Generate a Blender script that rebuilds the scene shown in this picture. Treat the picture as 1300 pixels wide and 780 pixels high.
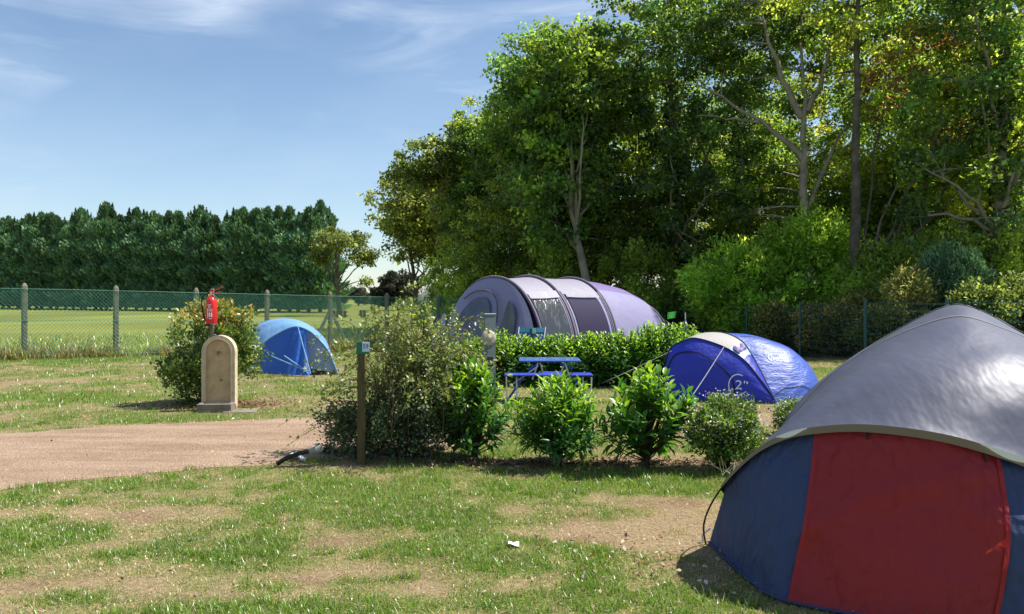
import bpy, math, random
import numpy as np
from mathutils import Vector, Matrix, Euler
R = math.radians
rng = np.random.default_rng(7)
random.seed(7)
for o in list(bpy.data.objects): bpy.data.objects.remove(o)
sc = bpy.context.scene
COL = sc.collection

# ------------------------------------------------------------------ camera
F, HZ, CH = 1050.0, 375.0, 1.6          # focal length and horizon in photo pixels, eye height
cam = bpy.data.cameras.new('camera'); co = bpy.data.objects.new('camera', cam); COL.objects.link(co)
cam.sensor_width = 36; cam.lens = F/1300*36; cam.shift_y = -(390-HZ)/1300
cam.clip_start = 0.05; cam.clip_end = 3000
co.location = (0, 0, CH); co.rotation_euler = (R(90), 0, 0)
sc.camera = co

# ------------------------------------------------------------------ sky, sun, exposure
SUN_EL, SUN_AZ = 57.0, 77.0             # azimuth: degrees right of the viewing direction (+Y)
w = bpy.data.worlds.new('World'); sc.world = w; w.use_nodes = True
nt = w.node_tree; nt.nodes.clear()
def wn(t, **k):
    n = nt.nodes.new(t)
    for a, b in k.items(): setattr(n, a, b)
    return n
sky = wn('ShaderNodeTexSky', sky_type='NISHITA', sun_disc=False)
sky.sun_elevation = R(SUN_EL); sky.sun_rotation = R(SUN_AZ)
sky.air_density = 1.0; sky.dust_density = 0.15; sky.ozone_density = 2.2; sky.altitude = 0
tc = wn('ShaderNodeTexCoord'); sep = wn('ShaderNodeSeparateXYZ'); nt.links.new(tc.outputs['Generated'], sep.inputs[0])
def wm(op, a, b=None, c=None):
    n = wn('ShaderNodeMath', operation=op)
    for i, x in enumerate((a, b, c)):
        if x is None: continue
        if isinstance(x, (int, float)): n.inputs[i].default_value = x
        else: nt.links.new(x, n.inputs[i])
    return n.outputs[0]
zz = wm('MAXIMUM', wm('ADD', sep.outputs['Z'], 0.12), 0.03)
cx = wm('DIVIDE', sep.outputs['X'], zz); cy = wm('DIVIDE', sep.outputs['Y'], zz)
az_n = wm('ARCTAN2', sep.outputs['X'], sep.outputs['Y']); el_n = wm('ARCSINE', sep.outputs['Z'])
comb = wn('ShaderNodeCombineXYZ'); nt.links.new(az_n, comb.inputs[0]); nt.links.new(el_n, comb.inputs[1])
def cloud(scale, sx, sy, rot, loc, lo, hi, detail, dist):
    mp = wn('ShaderNodeMapping'); nt.links.new(comb.outputs[0], mp.inputs[0])
    mp.inputs['Rotation'].default_value = (0, 0, R(rot)); mp.inputs['Scale'].default_value = (sx, sy, 1); mp.inputs['Location'].default_value = loc
    no = wn('ShaderNodeTexNoise'); nt.links.new(mp.outputs[0], no.inputs['Vector'])
    no.inputs['Scale'].default_value = scale; no.inputs['Detail'].default_value = detail
    no.inputs['Roughness'].default_value = 0.62; no.inputs['Distortion'].default_value = dist
    mr = wn('ShaderNodeMapRange'); nt.links.new(no.outputs[0], mr.inputs[0])
    mr.inputs[1].default_value = lo; mr.inputs[2].default_value = hi
    return mr.outputs[0]
big = cloud(2.6, 1, 1.3, 0, (3.1, 0.4, 0), 0.42, 0.62, 3, 0.0)
wisp = cloud(4.2, 0.5, 2.6, 17, (1.3, 2.2, 0), 0.46, 0.72, 8, 0.9)
soft = cloud(3.0, 0.6, 1.8, 12, (0.3, 5.0, 0), 0.38, 0.8, 5, 0.5)
fac = wm('ADD', wm('MULTIPLY', wm('MULTIPLY', wisp, big), 1.15), wm('MULTIPLY', soft, 0.22))
fac = wm('MINIMUM', fac, 0.8)
hs = wn('ShaderNodeHueSaturation'); nt.links.new(sky.outputs[0], hs.inputs['Color']); hs.inputs['Saturation'].default_value = .93
mx = wn('ShaderNodeMixRGB'); nt.links.new(fac, mx.inputs[0]); 
tn_ = wn('ShaderNodeMixRGB', blend_type='MULTIPLY'); tn_.inputs[0].default_value = 1; nt.links.new(hs.outputs[0], tn_.inputs[1]); tn_.inputs[2].default_value = (.86, .92, .96, 1)
nt.links.new(tn_.outputs[0], mx.inputs[1])
mx.inputs[2].default_value = (4.9, 5.7, 6.9, 1)
bg = wn('ShaderNodeBackground'); nt.links.new(mx.outputs[0], bg.inputs[0]); bg.inputs[1].default_value = 0.079
ow = wn('ShaderNodeOutputWorld'); nt.links.new(bg.outputs[0], ow.inputs[0])

sl = bpy.data.lights.new('sun', 'SUN'); sl.energy = 4.5; sl.angle = R(0.55); sl.color = (1.0, 0.955, 0.88)
so = bpy.data.objects.new('sun', sl); COL.objects.link(so)
sdir = Vector((math.sin(R(SUN_AZ))*math.cos(R(SUN_EL)), math.cos(R(SUN_AZ))*math.cos(R(SUN_EL)), math.sin(R(SUN_EL))))
so.rotation_euler = sdir.to_track_quat('Z', 'Y').to_euler(); so.location = (0, 0, 30)
vs = sc.view_settings; vs.view_transform = 'Standard'; vs.look = 'None'; vs.gamma = 1; vs.use_curve_mapping = False
vs.exposure = 0.95
sc.cycles.max_bounces = 14; sc.cycles.diffuse_bounces = 8; sc.cycles.transmission_bounces = 10

# ------------------------------------------------------------------ helpers
def W(px, py, Y):                        # photo pixel + distance -> world point
    return Vector(((px-650)*Y/F, Y, CH-(py-HZ)*Y/F))
def GX(px, py):                          # photo pixel on flat ground -> (x, y)
    Y = F*CH/(py-HZ); return ((px-650)*Y/F, Y)

_T = rng.random((8, 256, 256))
def vn(x, y, s=0):
    x = np.asarray(x, float); y = np.asarray(y, float)
    xi = np.floor(x).astype(int); yi = np.floor(y).astype(int); fx = x-xi; fy = y-yi
    fx = fx*fx*(3-2*fx); fy = fy*fy*(3-2*fy); t = _T[s % 8]
    a = t[xi % 256, yi % 256]; b = t[(xi+1) % 256, yi % 256]; c = t[xi % 256, (yi+1) % 256]; d = t[(xi+1) % 256, (yi+1) % 256]
    return (a*(1-fx)+b*fx)*(1-fy)+(c*(1-fx)+d*fx)*fy
def fbm(x, y, s=0, o=4):
    r = 0; a = 0.5; n = 0
    for i in range(o):
        r = r+a*vn(x*2**i+17*i, y*2**i+31*i, s+i); n += a; a *= 0.5
    return r/n
def sstep(a, b, x):
    t = np.clip((np.asarray(x, float)-a)/(b-a), 0, 1); return t*t*(3-2*t)
def terrain(x, y):
    x = np.asarray(x, float); y = np.asarray(y, float)
    z = -0.3*sstep(18, 31, y)
    near = 1-sstep(14, 24, y)
    return z + (0.035*(fbm(x*0.8, y*0.8, 1, 3)-0.5)+0.012*(vn(x*5, y*5, 3)-0.5))*near*sstep(2, 4, y)
def tz(x, y): return float(terrain(x, y))

def tag(o, label=None, cat=None, group=None, kind=None):
    if label: o['label'] = label
    if cat: o['category'] = cat
    if group: o['group'] = group
    if kind: o['kind'] = kind
    return o
def empty(name, loc, label, cat, group=None, rz=0):
    o = bpy.data.objects.new(name, None); COL.objects.link(o); o.location = loc; o.rotation_euler = (0, 0, rz)
    o.empty_display_size = 0.1
    return tag(o, label, cat, group)
def link(name, me, parent=None, **k):
    o = bpy.data.objects.new(name, me); COL.objects.link(o); o.parent = parent
    return tag(o, **k)
def copy_tree(o, parent=None):
    c = o.copy(); COL.objects.link(c)
    if parent is not None: c.parent = parent
    for ch in [q for q in KIDS.get(o.name, [])]: copy_tree(ch, c)
    return c
KIDS = {}
def index_kids():
    KIDS.clear()
    for q in bpy.data.objects:
        if q.parent: KIDS.setdefault(q.parent.name, []).append(q)

class MB:
    def __init__(s): s.v = []; s.f = []; s.sm = []
    def add(s, vs_, fs, smooth=False):
        b = len(s.v); s.v += [tuple(q) for q in vs_]; s.f += [tuple(i+b for i in f) for f in fs]; s.sm += [smooth]*len(fs); return s
    def box(s, c, d, rot=None, bev=0.0):
        hx, hy, hz = d[0]/2, d[1]/2, d[2]/2
        if bev <= 0:
            P = [Vector((x*hx, y*hy, z*hz)) for z in (-1, 1) for x, y in ((-1, -1), (1, -1), (1, 1), (-1, 1))]
            fs = [(0, 3, 2, 1), (4, 5, 6, 7), (0, 1, 5, 4), (1, 2, 6, 5), (2, 3, 7, 6), (3, 0, 4, 7)]
        else:
            P = []; bb = bev
            for z, sh in ((-hz, bb), (-hz+bb, 0), (hz-bb, 0), (hz, bb)):
                x0, y0 = hx-sh, hy-sh; k = bb if sh == 0 else bb*0.5
                P += [Vector(q) for q in ((-x0, -y0+k, z), (-x0+k, -y0, z), (x0-k, -y0, z), (x0, -y0+k, z), (x0, y0-k, z), (x0-k, y0, z), (-x0+k, y0, z), (-x0, y0-k, z))]
            fs = [tuple(range(7, -1, -1)), tuple(range(24, 32))]
            for l in range(3):
                for i in range(8):
                    j = (i+1) % 8; fs.append((l*8+i, l*8+j, l*8+8+j, l*8+8+i))
        M = rot.to_matrix() if isinstance(rot, Euler) else (rot or Matrix.Identity(3))
        return s.add([M @ p+Vector(c) for p in P], fs)
    def bar(s, a, b, wd, th, up=(0, 0, 1)):         # rectangular bar between two points
        a = Vector(a); b = Vector(b); d = (b-a); L = d.length; d.normalize(); u = Vector(up)
        sd = d.cross(u)
        if sd.length < 1e-4: sd = d.cross(Vector((1, 0, 0)))
        sd.normalize(); u = sd.cross(d)
        M = Matrix((d, sd, u)).transposed()
        return s.box((a+b)/2, (L, wd, th), M)
    def tube(s, pts, r, seg=6, cap=True):
        pts = [Vector(p) for p in pts]; n = len(pts)
        rr = r if isinstance(r, (list, tuple)) else [r]*n
        V = []; up = None
        for i, p in enumerate(pts):
            d = (pts[min(i+1, n-1)]-pts[max(i-1, 0)])
            if d.length < 1e-9: d = Vector((0, 0, 1))
            d.normalize()
            if up is None: up = d.orthogonal().normalized()
            else:
                up = up-d*up.dot(d)
                up = up.normalized() if up.length > 1e-5 else d.orthogonal().normalized()
            sd = d.cross(up)
            for k in range(seg):
                a = 2*math.pi*k/seg; V.append(p+(up*math.cos(a)+sd*math.sin(a))*rr[i])
        fs = []
        for i in range(n-1):
            for k in range(seg):
                k2 = (k+1) % seg; fs.append((i*seg+k, i*seg+k2, (i+1)*seg+k2, (i+1)*seg+k))
        s.add(V, fs, True)
        if cap and seg > 2: s.add(V[:seg], [tuple(range(seg-1, -1, -1))]); s.add(V[-seg:], [tuple(range(seg))])
        return s
    def lathe(s, prof, c=(0, 0, 0), seg=24, M=None):
        V = []; c = Vector(c)
        for r_, z in prof:
            for k in range(seg):
                a = 2*math.pi*k/seg; q = Vector((r_*math.cos(a), r_*math.sin(a), z)); V.append((M @ q if M else q)+c)
        fs = []
        for i in range(len(prof)-1):
            for k in range(seg):
                k2 = (k+1) % seg; fs.append((i*seg+k, i*seg+k2, (i+1)*seg+k2, (i+1)*seg+k))
        return s.add(V, fs, True)
    def grid(s, fn, nu, nv, smooth=True):
        V = [fn(i/nu, j/nv) for j in range(nv+1) for i in range(nu+1)]
        fs = [(j*(nu+1)+i, j*(nu+1)+i+1, (j+1)*(nu+1)+i+1, (j+1)*(nu+1)+i) for j in range(nv) for i in range(nu)]
        return s.add(V, fs, smooth)
    def prism(s, poly, y0, y1, M=None, c=(0, 0, 0)):   # poly in xz, extruded along y
        n = len(poly); c = Vector(c)
        V = [Vector((x, y, z)) for y in (y0, y1) for x, z in poly]
        V = [(M @ v if M else v)+c for v in V]
        fs = [tuple(range(n)), tuple(range(2*n-1, n-1, -1))]+[((i+1) % n, i, n+i, n+(i+1) % n) for i in range(n)]
        return s.add(V, fs)
    def mesh(s, name, mat):
        me = bpy.data.meshes.new(name); me.from_pydata(s.v, [], s.f); me.materials.append(mat)
        me.polygons.foreach_set('use_smooth', s.sm); me.validate(); me.update(); return me
    def build(s, name, mat, parent=None, **k): return link(name, s.mesh(name, mat), parent, **k)
def ico(seed=0): pass

# vectorised clouds of leaves / blades / needles
TPL = {
 'quad': (np.array([(0, 0, 0), (.5, .5, .10), (1, 0, -.05), (.5, -.5, .10)]), [(0, 1, 2), (0, 2, 3)]),
 'flat': (np.array([(0, 0, 0), (.45, .5, .06), (1, 0, 0), (.45, -.5, -.06)]), [(0, 1, 2, 3)]),
 'lance': (np.array([(0, 0, 0), (.3, .42, .05), (.3, 0, -.01), (.3, -.42, .05), (.68, .40, 0), (.68, 0, -.06), (.68, -.40, 0), (1, 0, -.17)]),
           [(0, 2, 1), (0, 3, 2), (1, 2, 5, 4), (2, 3, 6, 5), (4, 5, 7), (5, 6, 7)]),
 'blade': (np.array([(0, -.5, 0), (0, .5, 0), (.55, .38, .05), (.55, -.38, .05), (1, 0, .32)]), [(0, 1, 2, 3), (3, 2, 4)]),
 'tri': (np.array([(0, -.5, 0), (0, .5, 0), (1, 0, .15)]), [(0, 1, 2)]),
}
def unit(a): return a/np.maximum(np.linalg.norm(a, axis=-1, keepdims=True), 1e-9)
def cloud_mesh(name, P, D, N, L, Wd, colr, mat, tpl='quad'):
    T, fs = TPL[tpl]; n = len(P); m = len(T)
    D = unit(D); S = unit(np.cross(N, D)); N2 = np.cross(D, S)
    L = np.broadcast_to(np.asarray(L, float), (n,)); Wd = np.broadcast_to(np.asarray(Wd, float), (n,))
    V = P[:, None, :]+D[:, None, :]*(T[None, :, 0, None]*L[:, None, None])+S[:, None, :]*(T[None, :, 1, None]*Wd[:, None, None])+N2[:, None, :]*(T[None, :, 2, None]*L[:, None, None])
    me = bpy.data.meshes.new(name); me.vertices.add(n*m); me.vertices.foreach_set('co', V.reshape(-1).astype(np.float32))
    k = [len(f) for f in fs]; tot = sum(k)
    flat = np.concatenate([np.array(f) for f in fs])
    li = (np.arange(n)[:, None]*m+flat[None, :]).reshape(-1)
    me.loops.add(n*tot); me.loops.foreach_set('vertex_index', li.astype(np.int32))
    me.polygons.add(n*len(fs))
    st = np.cumsum([0]+k[:-1]); ls = (np.arange(n)[:, None]*tot+st[None, :]).reshape(-1)
    me.polygons.foreach_set('loop_start', ls.astype(np.int32))
    me.update(calc_edges=True)
    at = me.attributes.new('tint', 'FLOAT_COLOR', 'FACE')
    c4 = np.ones((n, 4)); c4[:, :3] = colr; c4 = np.repeat(c4, len(fs), axis=0)
    at.data.foreach_set('color', c4.reshape(-1).astype(np.float32))
    me.materials.append(mat); return me
def rdir(n, g=rng): return unit(g.normal(size=(n, 3)))
def tints(n, base, var=0.25, hue=0.12, g=rng):
    b = np.array(base)[None, :]*np.exp(g.normal(0, var, (n, 1))); b = b*np.exp(g.normal(0, hue, (n, 3))*np.array([1, .4, .8])); return b

# ------------------------------------------------------------------ materials
def mat(name, col=(.5, .5, .5), rough=.7, spec=.5, metal=0, attr=None, trans=0, tcol=None, noise=None, bump=None, sheen=0, bump2=None, noise2=None, orand=None):
    m = bpy.data.materials.new(name); m.use_nodes = True; t = m.node_tree; p = t.nodes['Principled BSDF']; out = t.nodes['Material Output']
    p.inputs['Roughness'].default_value = rough; p.inputs['Specular IOR Level'].default_value = spec; p.inputs['Metallic'].default_value = metal
    cs = None
    if attr:
        a = t.nodes.new('ShaderNodeAttribute'); a.attribute_name = attr; cs = a.outputs['Color']
        if orand:
            oi = t.nodes.new('ShaderNodeObjectInfo'); mr_ = t.nodes.new('ShaderNodeMapRange'); t.links.new(oi.outputs['Random'], mr_.inputs[0]); mr_.inputs[3].default_value, mr_.inputs[4].default_value = orand
            vm = t.nodes.new('ShaderNodeVectorMath'); vm.operation = 'SCALE'; t.links.new(cs, vm.inputs[0]); t.links.new(mr_.outputs[0], vm.inputs['Scale']); cs = vm.outputs[0]
    def nz(sc_, det=4, rough_=.6, stretch=None):
        c = t.nodes.new('ShaderNodeTexCoord'); n = t.nodes.new('ShaderNodeTexNoise'); n.inputs['Scale'].default_value = sc_; n.inputs['Detail'].default_value = det
        n.inputs['Roughness'].default_value = rough_
        if stretch:
            mp = t.nodes.new('ShaderNodeMapping'); mp.inputs['Scale'].default_value = stretch
            t.links.new(c.outputs['Object'], mp.inputs[0]); t.links.new(mp.outputs[0], n.inputs['Vector'])
        else: t.links.new(c.outputs['Object'], n.inputs['Vector'])
        return n.outputs[0]
    for nn in (noise, noise2):
        if not nn: continue           # (scale, col2, lo, hi[, stretch])
        n = nz(nn[0], 5, .65, nn[4] if len(nn) > 4 else None); mr = t.nodes.new('ShaderNodeMapRange'); t.links.new(n, mr.inputs[0]); mr.inputs[1].default_value = nn[2]; mr.inputs[2].default_value = nn[3]
        mxx = t.nodes.new('ShaderNodeMixRGB'); t.links.new(mr.outputs[0], mxx.inputs[0])
        if cs is None: mxx.inputs[1].default_value = (*col, 1)
        else: t.links.new(cs, mxx.inputs[1])
        if len(nn[1]) == 1:
            mul = t.nodes.new('ShaderNodeMixRGB'); mul.blend_type = 'MULTIPLY'; mul.inputs[0].default_value = 1
            if cs is None: mul.inputs[1].default_value = (*col, 1)
            else: t.links.new(cs, mul.inputs[1])
            mul.inputs[2].default_value = (nn[1][0],)*3+(1,); t.links.new(mul.outputs[0], mxx.inputs[2])
        else: mxx.inputs[2].default_value = (*nn[1], 1)
        cs = mxx.outputs[0]
    if cs is None: p.inputs['Base Color'].default_value = (*col, 1)
    else: t.links.new(cs, p.inputs['Base Color'])
    prev = None
    for bb in (bump, bump2):
        if not bb: continue           # (scale, strength, dist[, stretch])
        b = t.nodes.new('ShaderNodeBump'); b.inputs['Strength'].default_value = bb[1]; b.inputs['Distance'].default_value = bb[2]
        t.links.new(nz(bb[0], 4, .6, bb[3] if len(bb) > 3 else None), b.inputs['Height'])
        if prev: t.links.new(prev, b.inputs['Normal'])
        prev = b.outputs[0]
    if prev: t.links.new(prev, p.inputs['Normal'])
    if trans:
        tr = t.nodes.new('ShaderNodeBsdfTranslucent'); ms = t.nodes.new('ShaderNodeMixShader'); ms.inputs[0].default_value = trans
        if tcol is not None and cs is not None:
            mu = t.nodes.new('ShaderNodeMixRGB'); mu.blend_type = 'MULTIPLY'; mu.inputs[0].default_value = 1; t.links.new(cs, mu.inputs[1]); mu.inputs[2].default_value = (*tcol, 1); t.links.new(mu.outputs[0], tr.inputs[0])
        elif cs is not None: t.links.new(cs, tr.inputs[0])
        else: tr.inputs[0].default_value = (*(tcol or col), 1)
        if prev: t.links.new(prev, tr.inputs['Normal'])
        t.links.new(p.outputs[0], ms.inputs[1]); t.links.new(tr.outputs[0], ms.inputs[2]); t.links.new(ms.outputs[0], out.inputs[0])
    return m
M = {}
M['leaf'] = mat('leaf', rough=.42, spec=.5, attr='tint', trans=.58, tcol=(2.75, 2.5, 1.15), orand=(.8, 1.3))
M['laurel'] = mat('laurel_leaf', rough=.33, spec=.5, attr='tint', trans=.42, tcol=(2.2, 2.0, .6))
M['small_leaf'] = mat('small_leaf', rough=.35, spec=.6, attr='tint', trans=.3, tcol=(2.0, 1.9, .8))
M['needle'] = mat('conifer_needle', rough=.55, spec=.3, attr='tint', trans=.15, tcol=(1.6, 1.6, .8), orand=(.72, 1.35))
M['grass'] = mat('grass_blade', rough=.32, spec=.5, attr='tint', trans=.35, tcol=(1.7, 1.6, .8))
M['bark'] = mat('bark', (.075, .065, .05), .85, .2, noise=(3, (.15, .135, .10), .4, .65), bump=(14, .6, .03, (1, 1, .25)))
M['pale_bark'] = mat('pale_bark', (.27, .24, .18), .8, .2, noise=(2.5, (.14, .13, .09), .45, .7), bump=(12, .5, .03, (1, 1, .3)))
M['twig'] = mat('twig', (.13, .085, .05), .8, .2)
M['dark_twig'] = mat('dark_twig', (.05, .038, .028), .8, .2)
M['ground'] = mat('grass_ground', attr='gcol', rough=.95, spec=.1, noise=(28, (.62,), .35, .7), noise2=(90, (.7,), .4, .7), bump=(38, .8, .03), bump2=(140, .6, .01))
M['track'] = mat('dirt_track', (.45, .32, .225), .95, .1, noise=(1.3, (.33, .225, .15), .38, .64, (.5, 2.2, 1)), noise2=(45, (.6,), .42, .66), bump=(50, 1.0, .03), bump2=(9, .4, .04, (.35, 1.6, 1)))
M['concrete'] = mat('concrete', (.24, .215, .16), .9, .2, noise=(9, (.14, .125, .09), .4, .7), bump=(60, .5, .01))
M['green_wire'] = mat('green_wire', (.09, .27, .20), .5, .4)
M['green_metal'] = mat('green_metal', (.02, .085, .075), .4, .5)
M['stone'] = mat('sandstone', (.50, .37, .215), .88, .2, noise=(7, (.40, .27, .13), .42, .68), bump=(45, .4, .01))
M['stone2'] = mat('sandstone_frame', (.56, .46, .32), .88, .2, noise=(11, (.42, .33, .2), .45, .7), bump=(45, .4, .01))
M['stone3'] = mat('sandstone_basin', (.24, .20, .155), .9, .2, noise=(8, (.15, .125, .095), .4, .7), bump=(45, .4, .01))
M['red'] = mat('red_paint', (.62, .02, .025), .3, .5)
M['black'] = mat('black_rubber', (.02, .02, .02), .6, .3)
M['white'] = mat('white_paint', (.78, .78, .78), .5, .4)
M['print'] = mat('white_print', (.75, .78, .82), .6, .3)
M['alu'] = mat('aluminium', (.62, .63, .64), .4, .5, metal=.6)
M['blue_plastic'] = mat('blue_plastic', (.03, .05, .42), .35, .5, noise=(20, (.04, .07, .5), .4, .7))
M['table_top'] = mat('blue_table_top', (.06, .12, .45), .16, .8)
M['wood'] = mat('post_wood', (.13, .095, .045), .8, .2, noise=(10, (.07, .05, .022), .4, .7, (3, 3, .4)), bump=(40, .4, .01, (2, 2, .2)))
M['pedestal'] = mat('grey_green_paint', (.13, .17, .165), .5, .4, noise=(6, (.10, .135, .13), .4, .7))
M['disc'] = mat('beige_plastic', (.42, .38, .29), .6, .3, noise=(14, (.33, .30, .22), .4, .7))
M['rope'] = mat('rope', (.6, .6, .62), .8, .2)
WR = dict(bump=(1.5, 1.0, .22, (1.2, 1.2, .7)), bump2=(9, .5, .03))
M['fly'] = mat('silver_fabric', (.085, .088, .125), .46, .36, metal=.06, trans=.0, bump=(1.2, .22, .10, (2.0, 1, 1.4)), bump2=(6, .07, .02, (1.3, .8, .8)))
M['fly_trim'] = mat('fly_trim', (.19, .16, .125), .7, .3)
M['fly_patch'] = mat('reflective_patch', (.72, .76, .8), .5, .4)
M['navy'] = mat('navy_fabric', (.055, .08, .18), .65, .3, trans=.26, tcol=(.08, .12, .32), **WR)
M['redfab'] = mat('red_fabric', (.40, .04, .048), .62, .3, trans=.36, tcol=(.75, .05, .035), **WR)
M['bluefab'] = mat('blue_fabric', (.06, .085, .55), .42, .45, trans=.48, tcol=(.13, .17, 1.0), bump=(5, .5, .04), bump2=(20, .3, .01))
M['bluefab2'] = mat('blue_fabric_shiny', (.045, .10, .42), .45, .45, trans=.15, bump=(5, .5, .04, (1, 1, 3)), bump2=(20, .3, .01))
M['greyfab'] = mat('grey_fabric', (.33, .31, .29), .6, .3, bump=(5, .5, .03))
M['cyanfab'] = mat('pale_blue_fabric', (.35, .55, .75), .5, .4, trans=.2, bump=(8, .4, .02))
M['seam'] = mat('dark_seam', (.012, .014, .06), .6, .3)
M['lilac'] = mat('lilac_fabric', (.27, .255, .42), .5, .4, trans=.16, bump=(1.6, .5, .06), bump2=(8, .35, .02))
M['lilac_roof'] = mat('pale_lilac_fabric', (.29, .275, .34), .5, .4, trans=.12, bump=(1.8, .5, .06), bump2=(8, .35, .02))
M['purple'] = mat('purple_fabric', (.15, .11, .27), .55, .4, bump=(3, .4, .04))
M['beam'] = mat('beam_fabric', (.14, .11, .15), .6, .3)
M['window'] = mat('dark_window', (.045, .05, .06), .22, .5, noise=(3.5, (.11, .115, .14), .52, .66, (2.2, 1, .5)), bump=(4, .6, .04, (2, 1, .5)))
M['window_mesh'] = mat('mesh_window', (.075, .085, .14), .5, .4, noise=(2, (.12, .135, .21), .4, .65))
M['inside_shade'] = mat('opening_shade', (.022, .018, .05), .7, .2)  # shade of the tent's inside, put into a surface colour
M['azure'] = mat('azure_fabric', (.03, .13, .50), .42, .5, trans=.22, tcol=(.05, .2, .8), bump=(5, .6, .04), bump2=(18, .4, .012))
M['azure_pale'] = mat('azure_fabric_pale', (.20, .40, .66), .32, .6, trans=.15, bump=(5, .6, .04), bump2=(18, .4, .012))
M['inner'] = mat('inner_tent', (.30, .38, .52), .6, .3, bump=(6, .4, .02))
M['teal'] = mat('teal_fabric', (.12, .38, .42), .6, .3)
M['lime'] = mat('lime_fabric', (.12, .62, .10), .6, .3, trans=.3)
M['green_plate'] = mat('green_plate', (.01, .16, .08), .4, .4)
M['plate'] = mat('pale_plate', (.55, .68, .80), .4, .4)
M['ink'] = mat('navy_ink', (.03, .03, .22), .5, .3)
M['litter'] = mat('dead_leaf', rough=.8, spec=.2, attr='tint', trans=.1)
M['wall'] = mat('white_render', (.75, .74, .72), .8, .2)
M['roof'] = mat('pale_roof', (.45, .43, .42), .8, .2)
M['glass'] = mat('window_glass', (.05, .06, .07), .1, .8)
M['flower'] = mat('petal', rough=.6, spec=.2, attr='tint', trans=.3)
M['mulch'] = mat('mulch', rough=.9, spec=.1, attr='tint')

# ------------------------------------------------------------------ ground
def edge_poly(pts):
    return np.array(sorted(pts))
TN = edge_poly([(-16, 4.2), (-8, 5.1), GX(0, 622), GX(100, 610), GX(250, 593), GX(390, 585), (-1.0, 8.15), (-0.5, 8.9)])
TF = edge_poly([(-16, 7.4), (-9, 8.6), GX(0, 552), GX(100, 543), GX(250, 537), GX(390, 531), (-1.6, 10.6), (-0.5, 9.2)])
def track_edges(x):
    x = np.asarray(x, float)
    n = np.interp(x, TN[:, 0], TN[:, 1])+0.22*(fbm(x*1.7, x*0+3, 2, 4)-.5)
    f = np.interp(x, TF[:, 0], TF[:, 1])+0.30*(fbm(x*1.3, x*0+9, 4, 4)-.5)
    return n, np.maximum(f, n+0.02)
def blob(x, y, cx_, cy_, rx, ry, rot=0, soft=.5):
    c, s = math.cos(rot), math.sin(rot); dx = x-cx_; dy = y-cy_
    q = np.sqrt(((dx*c+dy*s)/rx)**2+((-dx*s+dy*c)/ry)**2)+0.9*(fbm(x*1.5, y*1.5, 5, 3)-.5)
    return 1-sstep(1-soft, 1+soft*.6, q)
def pb(px, py): return GX(px, py)
PATCH_G = [((250, 705), 1.0, .50), ((40, 685), .75, .32), ((700, 705), .95, .42), ((560, 660), .9, .35), ((430, 640), .9, .45), ((620, 620), 2.2, .4), ((150, 618), 1.1, .22), ((800, 612), 1.4, .35),
           ((100, 503), 1.55, .75), ((560, 755), .9, .22), ((880, 745), .8, .25), ((730, 650), .5, .5), ((300, 775), .6, .15), ((1000, 620), 1.3, .6), ((80, 762), .3, .1), ((700, 560), .9, .4), ((60, 455), 4.0, 1.5), ((600, 690), .5, .2)]
PATCH_D = [((810, 670), 1.15, .95), ((140, 725), .85, .28), ((330, 730), .3, .12), ((430, 690), .3, .15), ((480, 720), .35, .15), ((40, 655), .9, .25), ((200, 650), .8, .22), ((90, 482), 2.9, .6), ((560, 590), 1.3, .10), ((800, 592), 1.6, .10),
           ((450, 755), .9, .16), ((1010, 530), 1.9, 1.3), ((620, 745), .6, .12), ((250, 540), 1.5, .25), ((870, 585), 1.0, .35), ((0, 775), .8, .15), ((400, 510), 1.2, .7), ((920, 530), .8, .6)]
FENCE0 = np.array((-12.38, 21.0)); FSTEP = np.array((1.618, 1.47))
def beyond(x, y):                       # beyond the chain-link fence = the field
    d = FSTEP/np.linalg.norm(FSTEP); n = np.array((-d[1], d[0]))
    return (x-FENCE0[0])*n[0]+(y-FENCE0[1])*n[1]
def greenness(x, y):
    x = np.asarray(x, float); y = np.asarray(y, float)
    g = .50+1.15*(fbm(x*1.2+4, y*1.3, 0, 5)-.5)+1.5*(fbm(x*4.5, y*4, 2, 4)-.5)+.55*(fbm(x*15, y*13, 5, 2)-.5)
    for (p, rx, ry) in PATCH_G: c = pb(*p); g = g+.50*blob(x, y, c[0], c[1], rx, ry)
    for (p, rx, ry) in PATCH_D: c = pb(*p); g = g-(.95 if p == (810, 670) else .42)*blob(x, y, c[0], c[1], rx, ry)
    b = beyond(x, y)
    fg = .95+.55*(fbm(x*.12, y*.5, 3, 4)-.5)
    return np.clip(np.where(b > -.3, fg-.25*sstep(30, 120, y), g+.13), 0, 1)
STRAW = np.array((.36, .27, .16)); SOIL = np.array((.27, .18, .11)); GREEN = np.array((.12, .17, .03)); FIELD = np.array((.30, .33, .07))
def gcolor(x, y):
    g = greenness(x, y)[..., None]; so_ = fbm(np.asarray(x)*2.3, np.asarray(y)*3, 6, 4)[..., None]
    dry = STRAW*(1-sstep(.5, .75, so_))+SOIL*sstep(.5, .75, so_)
    c = dry*(1-g)+GREEN*1.25*g
    b = beyond(x, y)[..., None]
    fcol = FIELD*(.72+.8*(fbm(np.asarray(x)*.15, np.asarray(y)*.4, 1, 4)[..., None]-.5))
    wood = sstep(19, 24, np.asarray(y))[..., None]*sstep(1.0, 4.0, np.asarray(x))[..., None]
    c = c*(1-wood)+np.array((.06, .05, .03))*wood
    return np.where(b > 0, fcol, c)
def axis(lo, hi, st, far_lo, far_hi):
    a = list(np.arange(lo, hi+1e-6, st)); s = st; v = hi
    while v < far_hi: s *= 1.25; v += s; a.append(v)
    s = st; v = lo
    while v > far_lo: s *= 1.3; v -= s; a.insert(0, v)
    return np.array(a)
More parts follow.
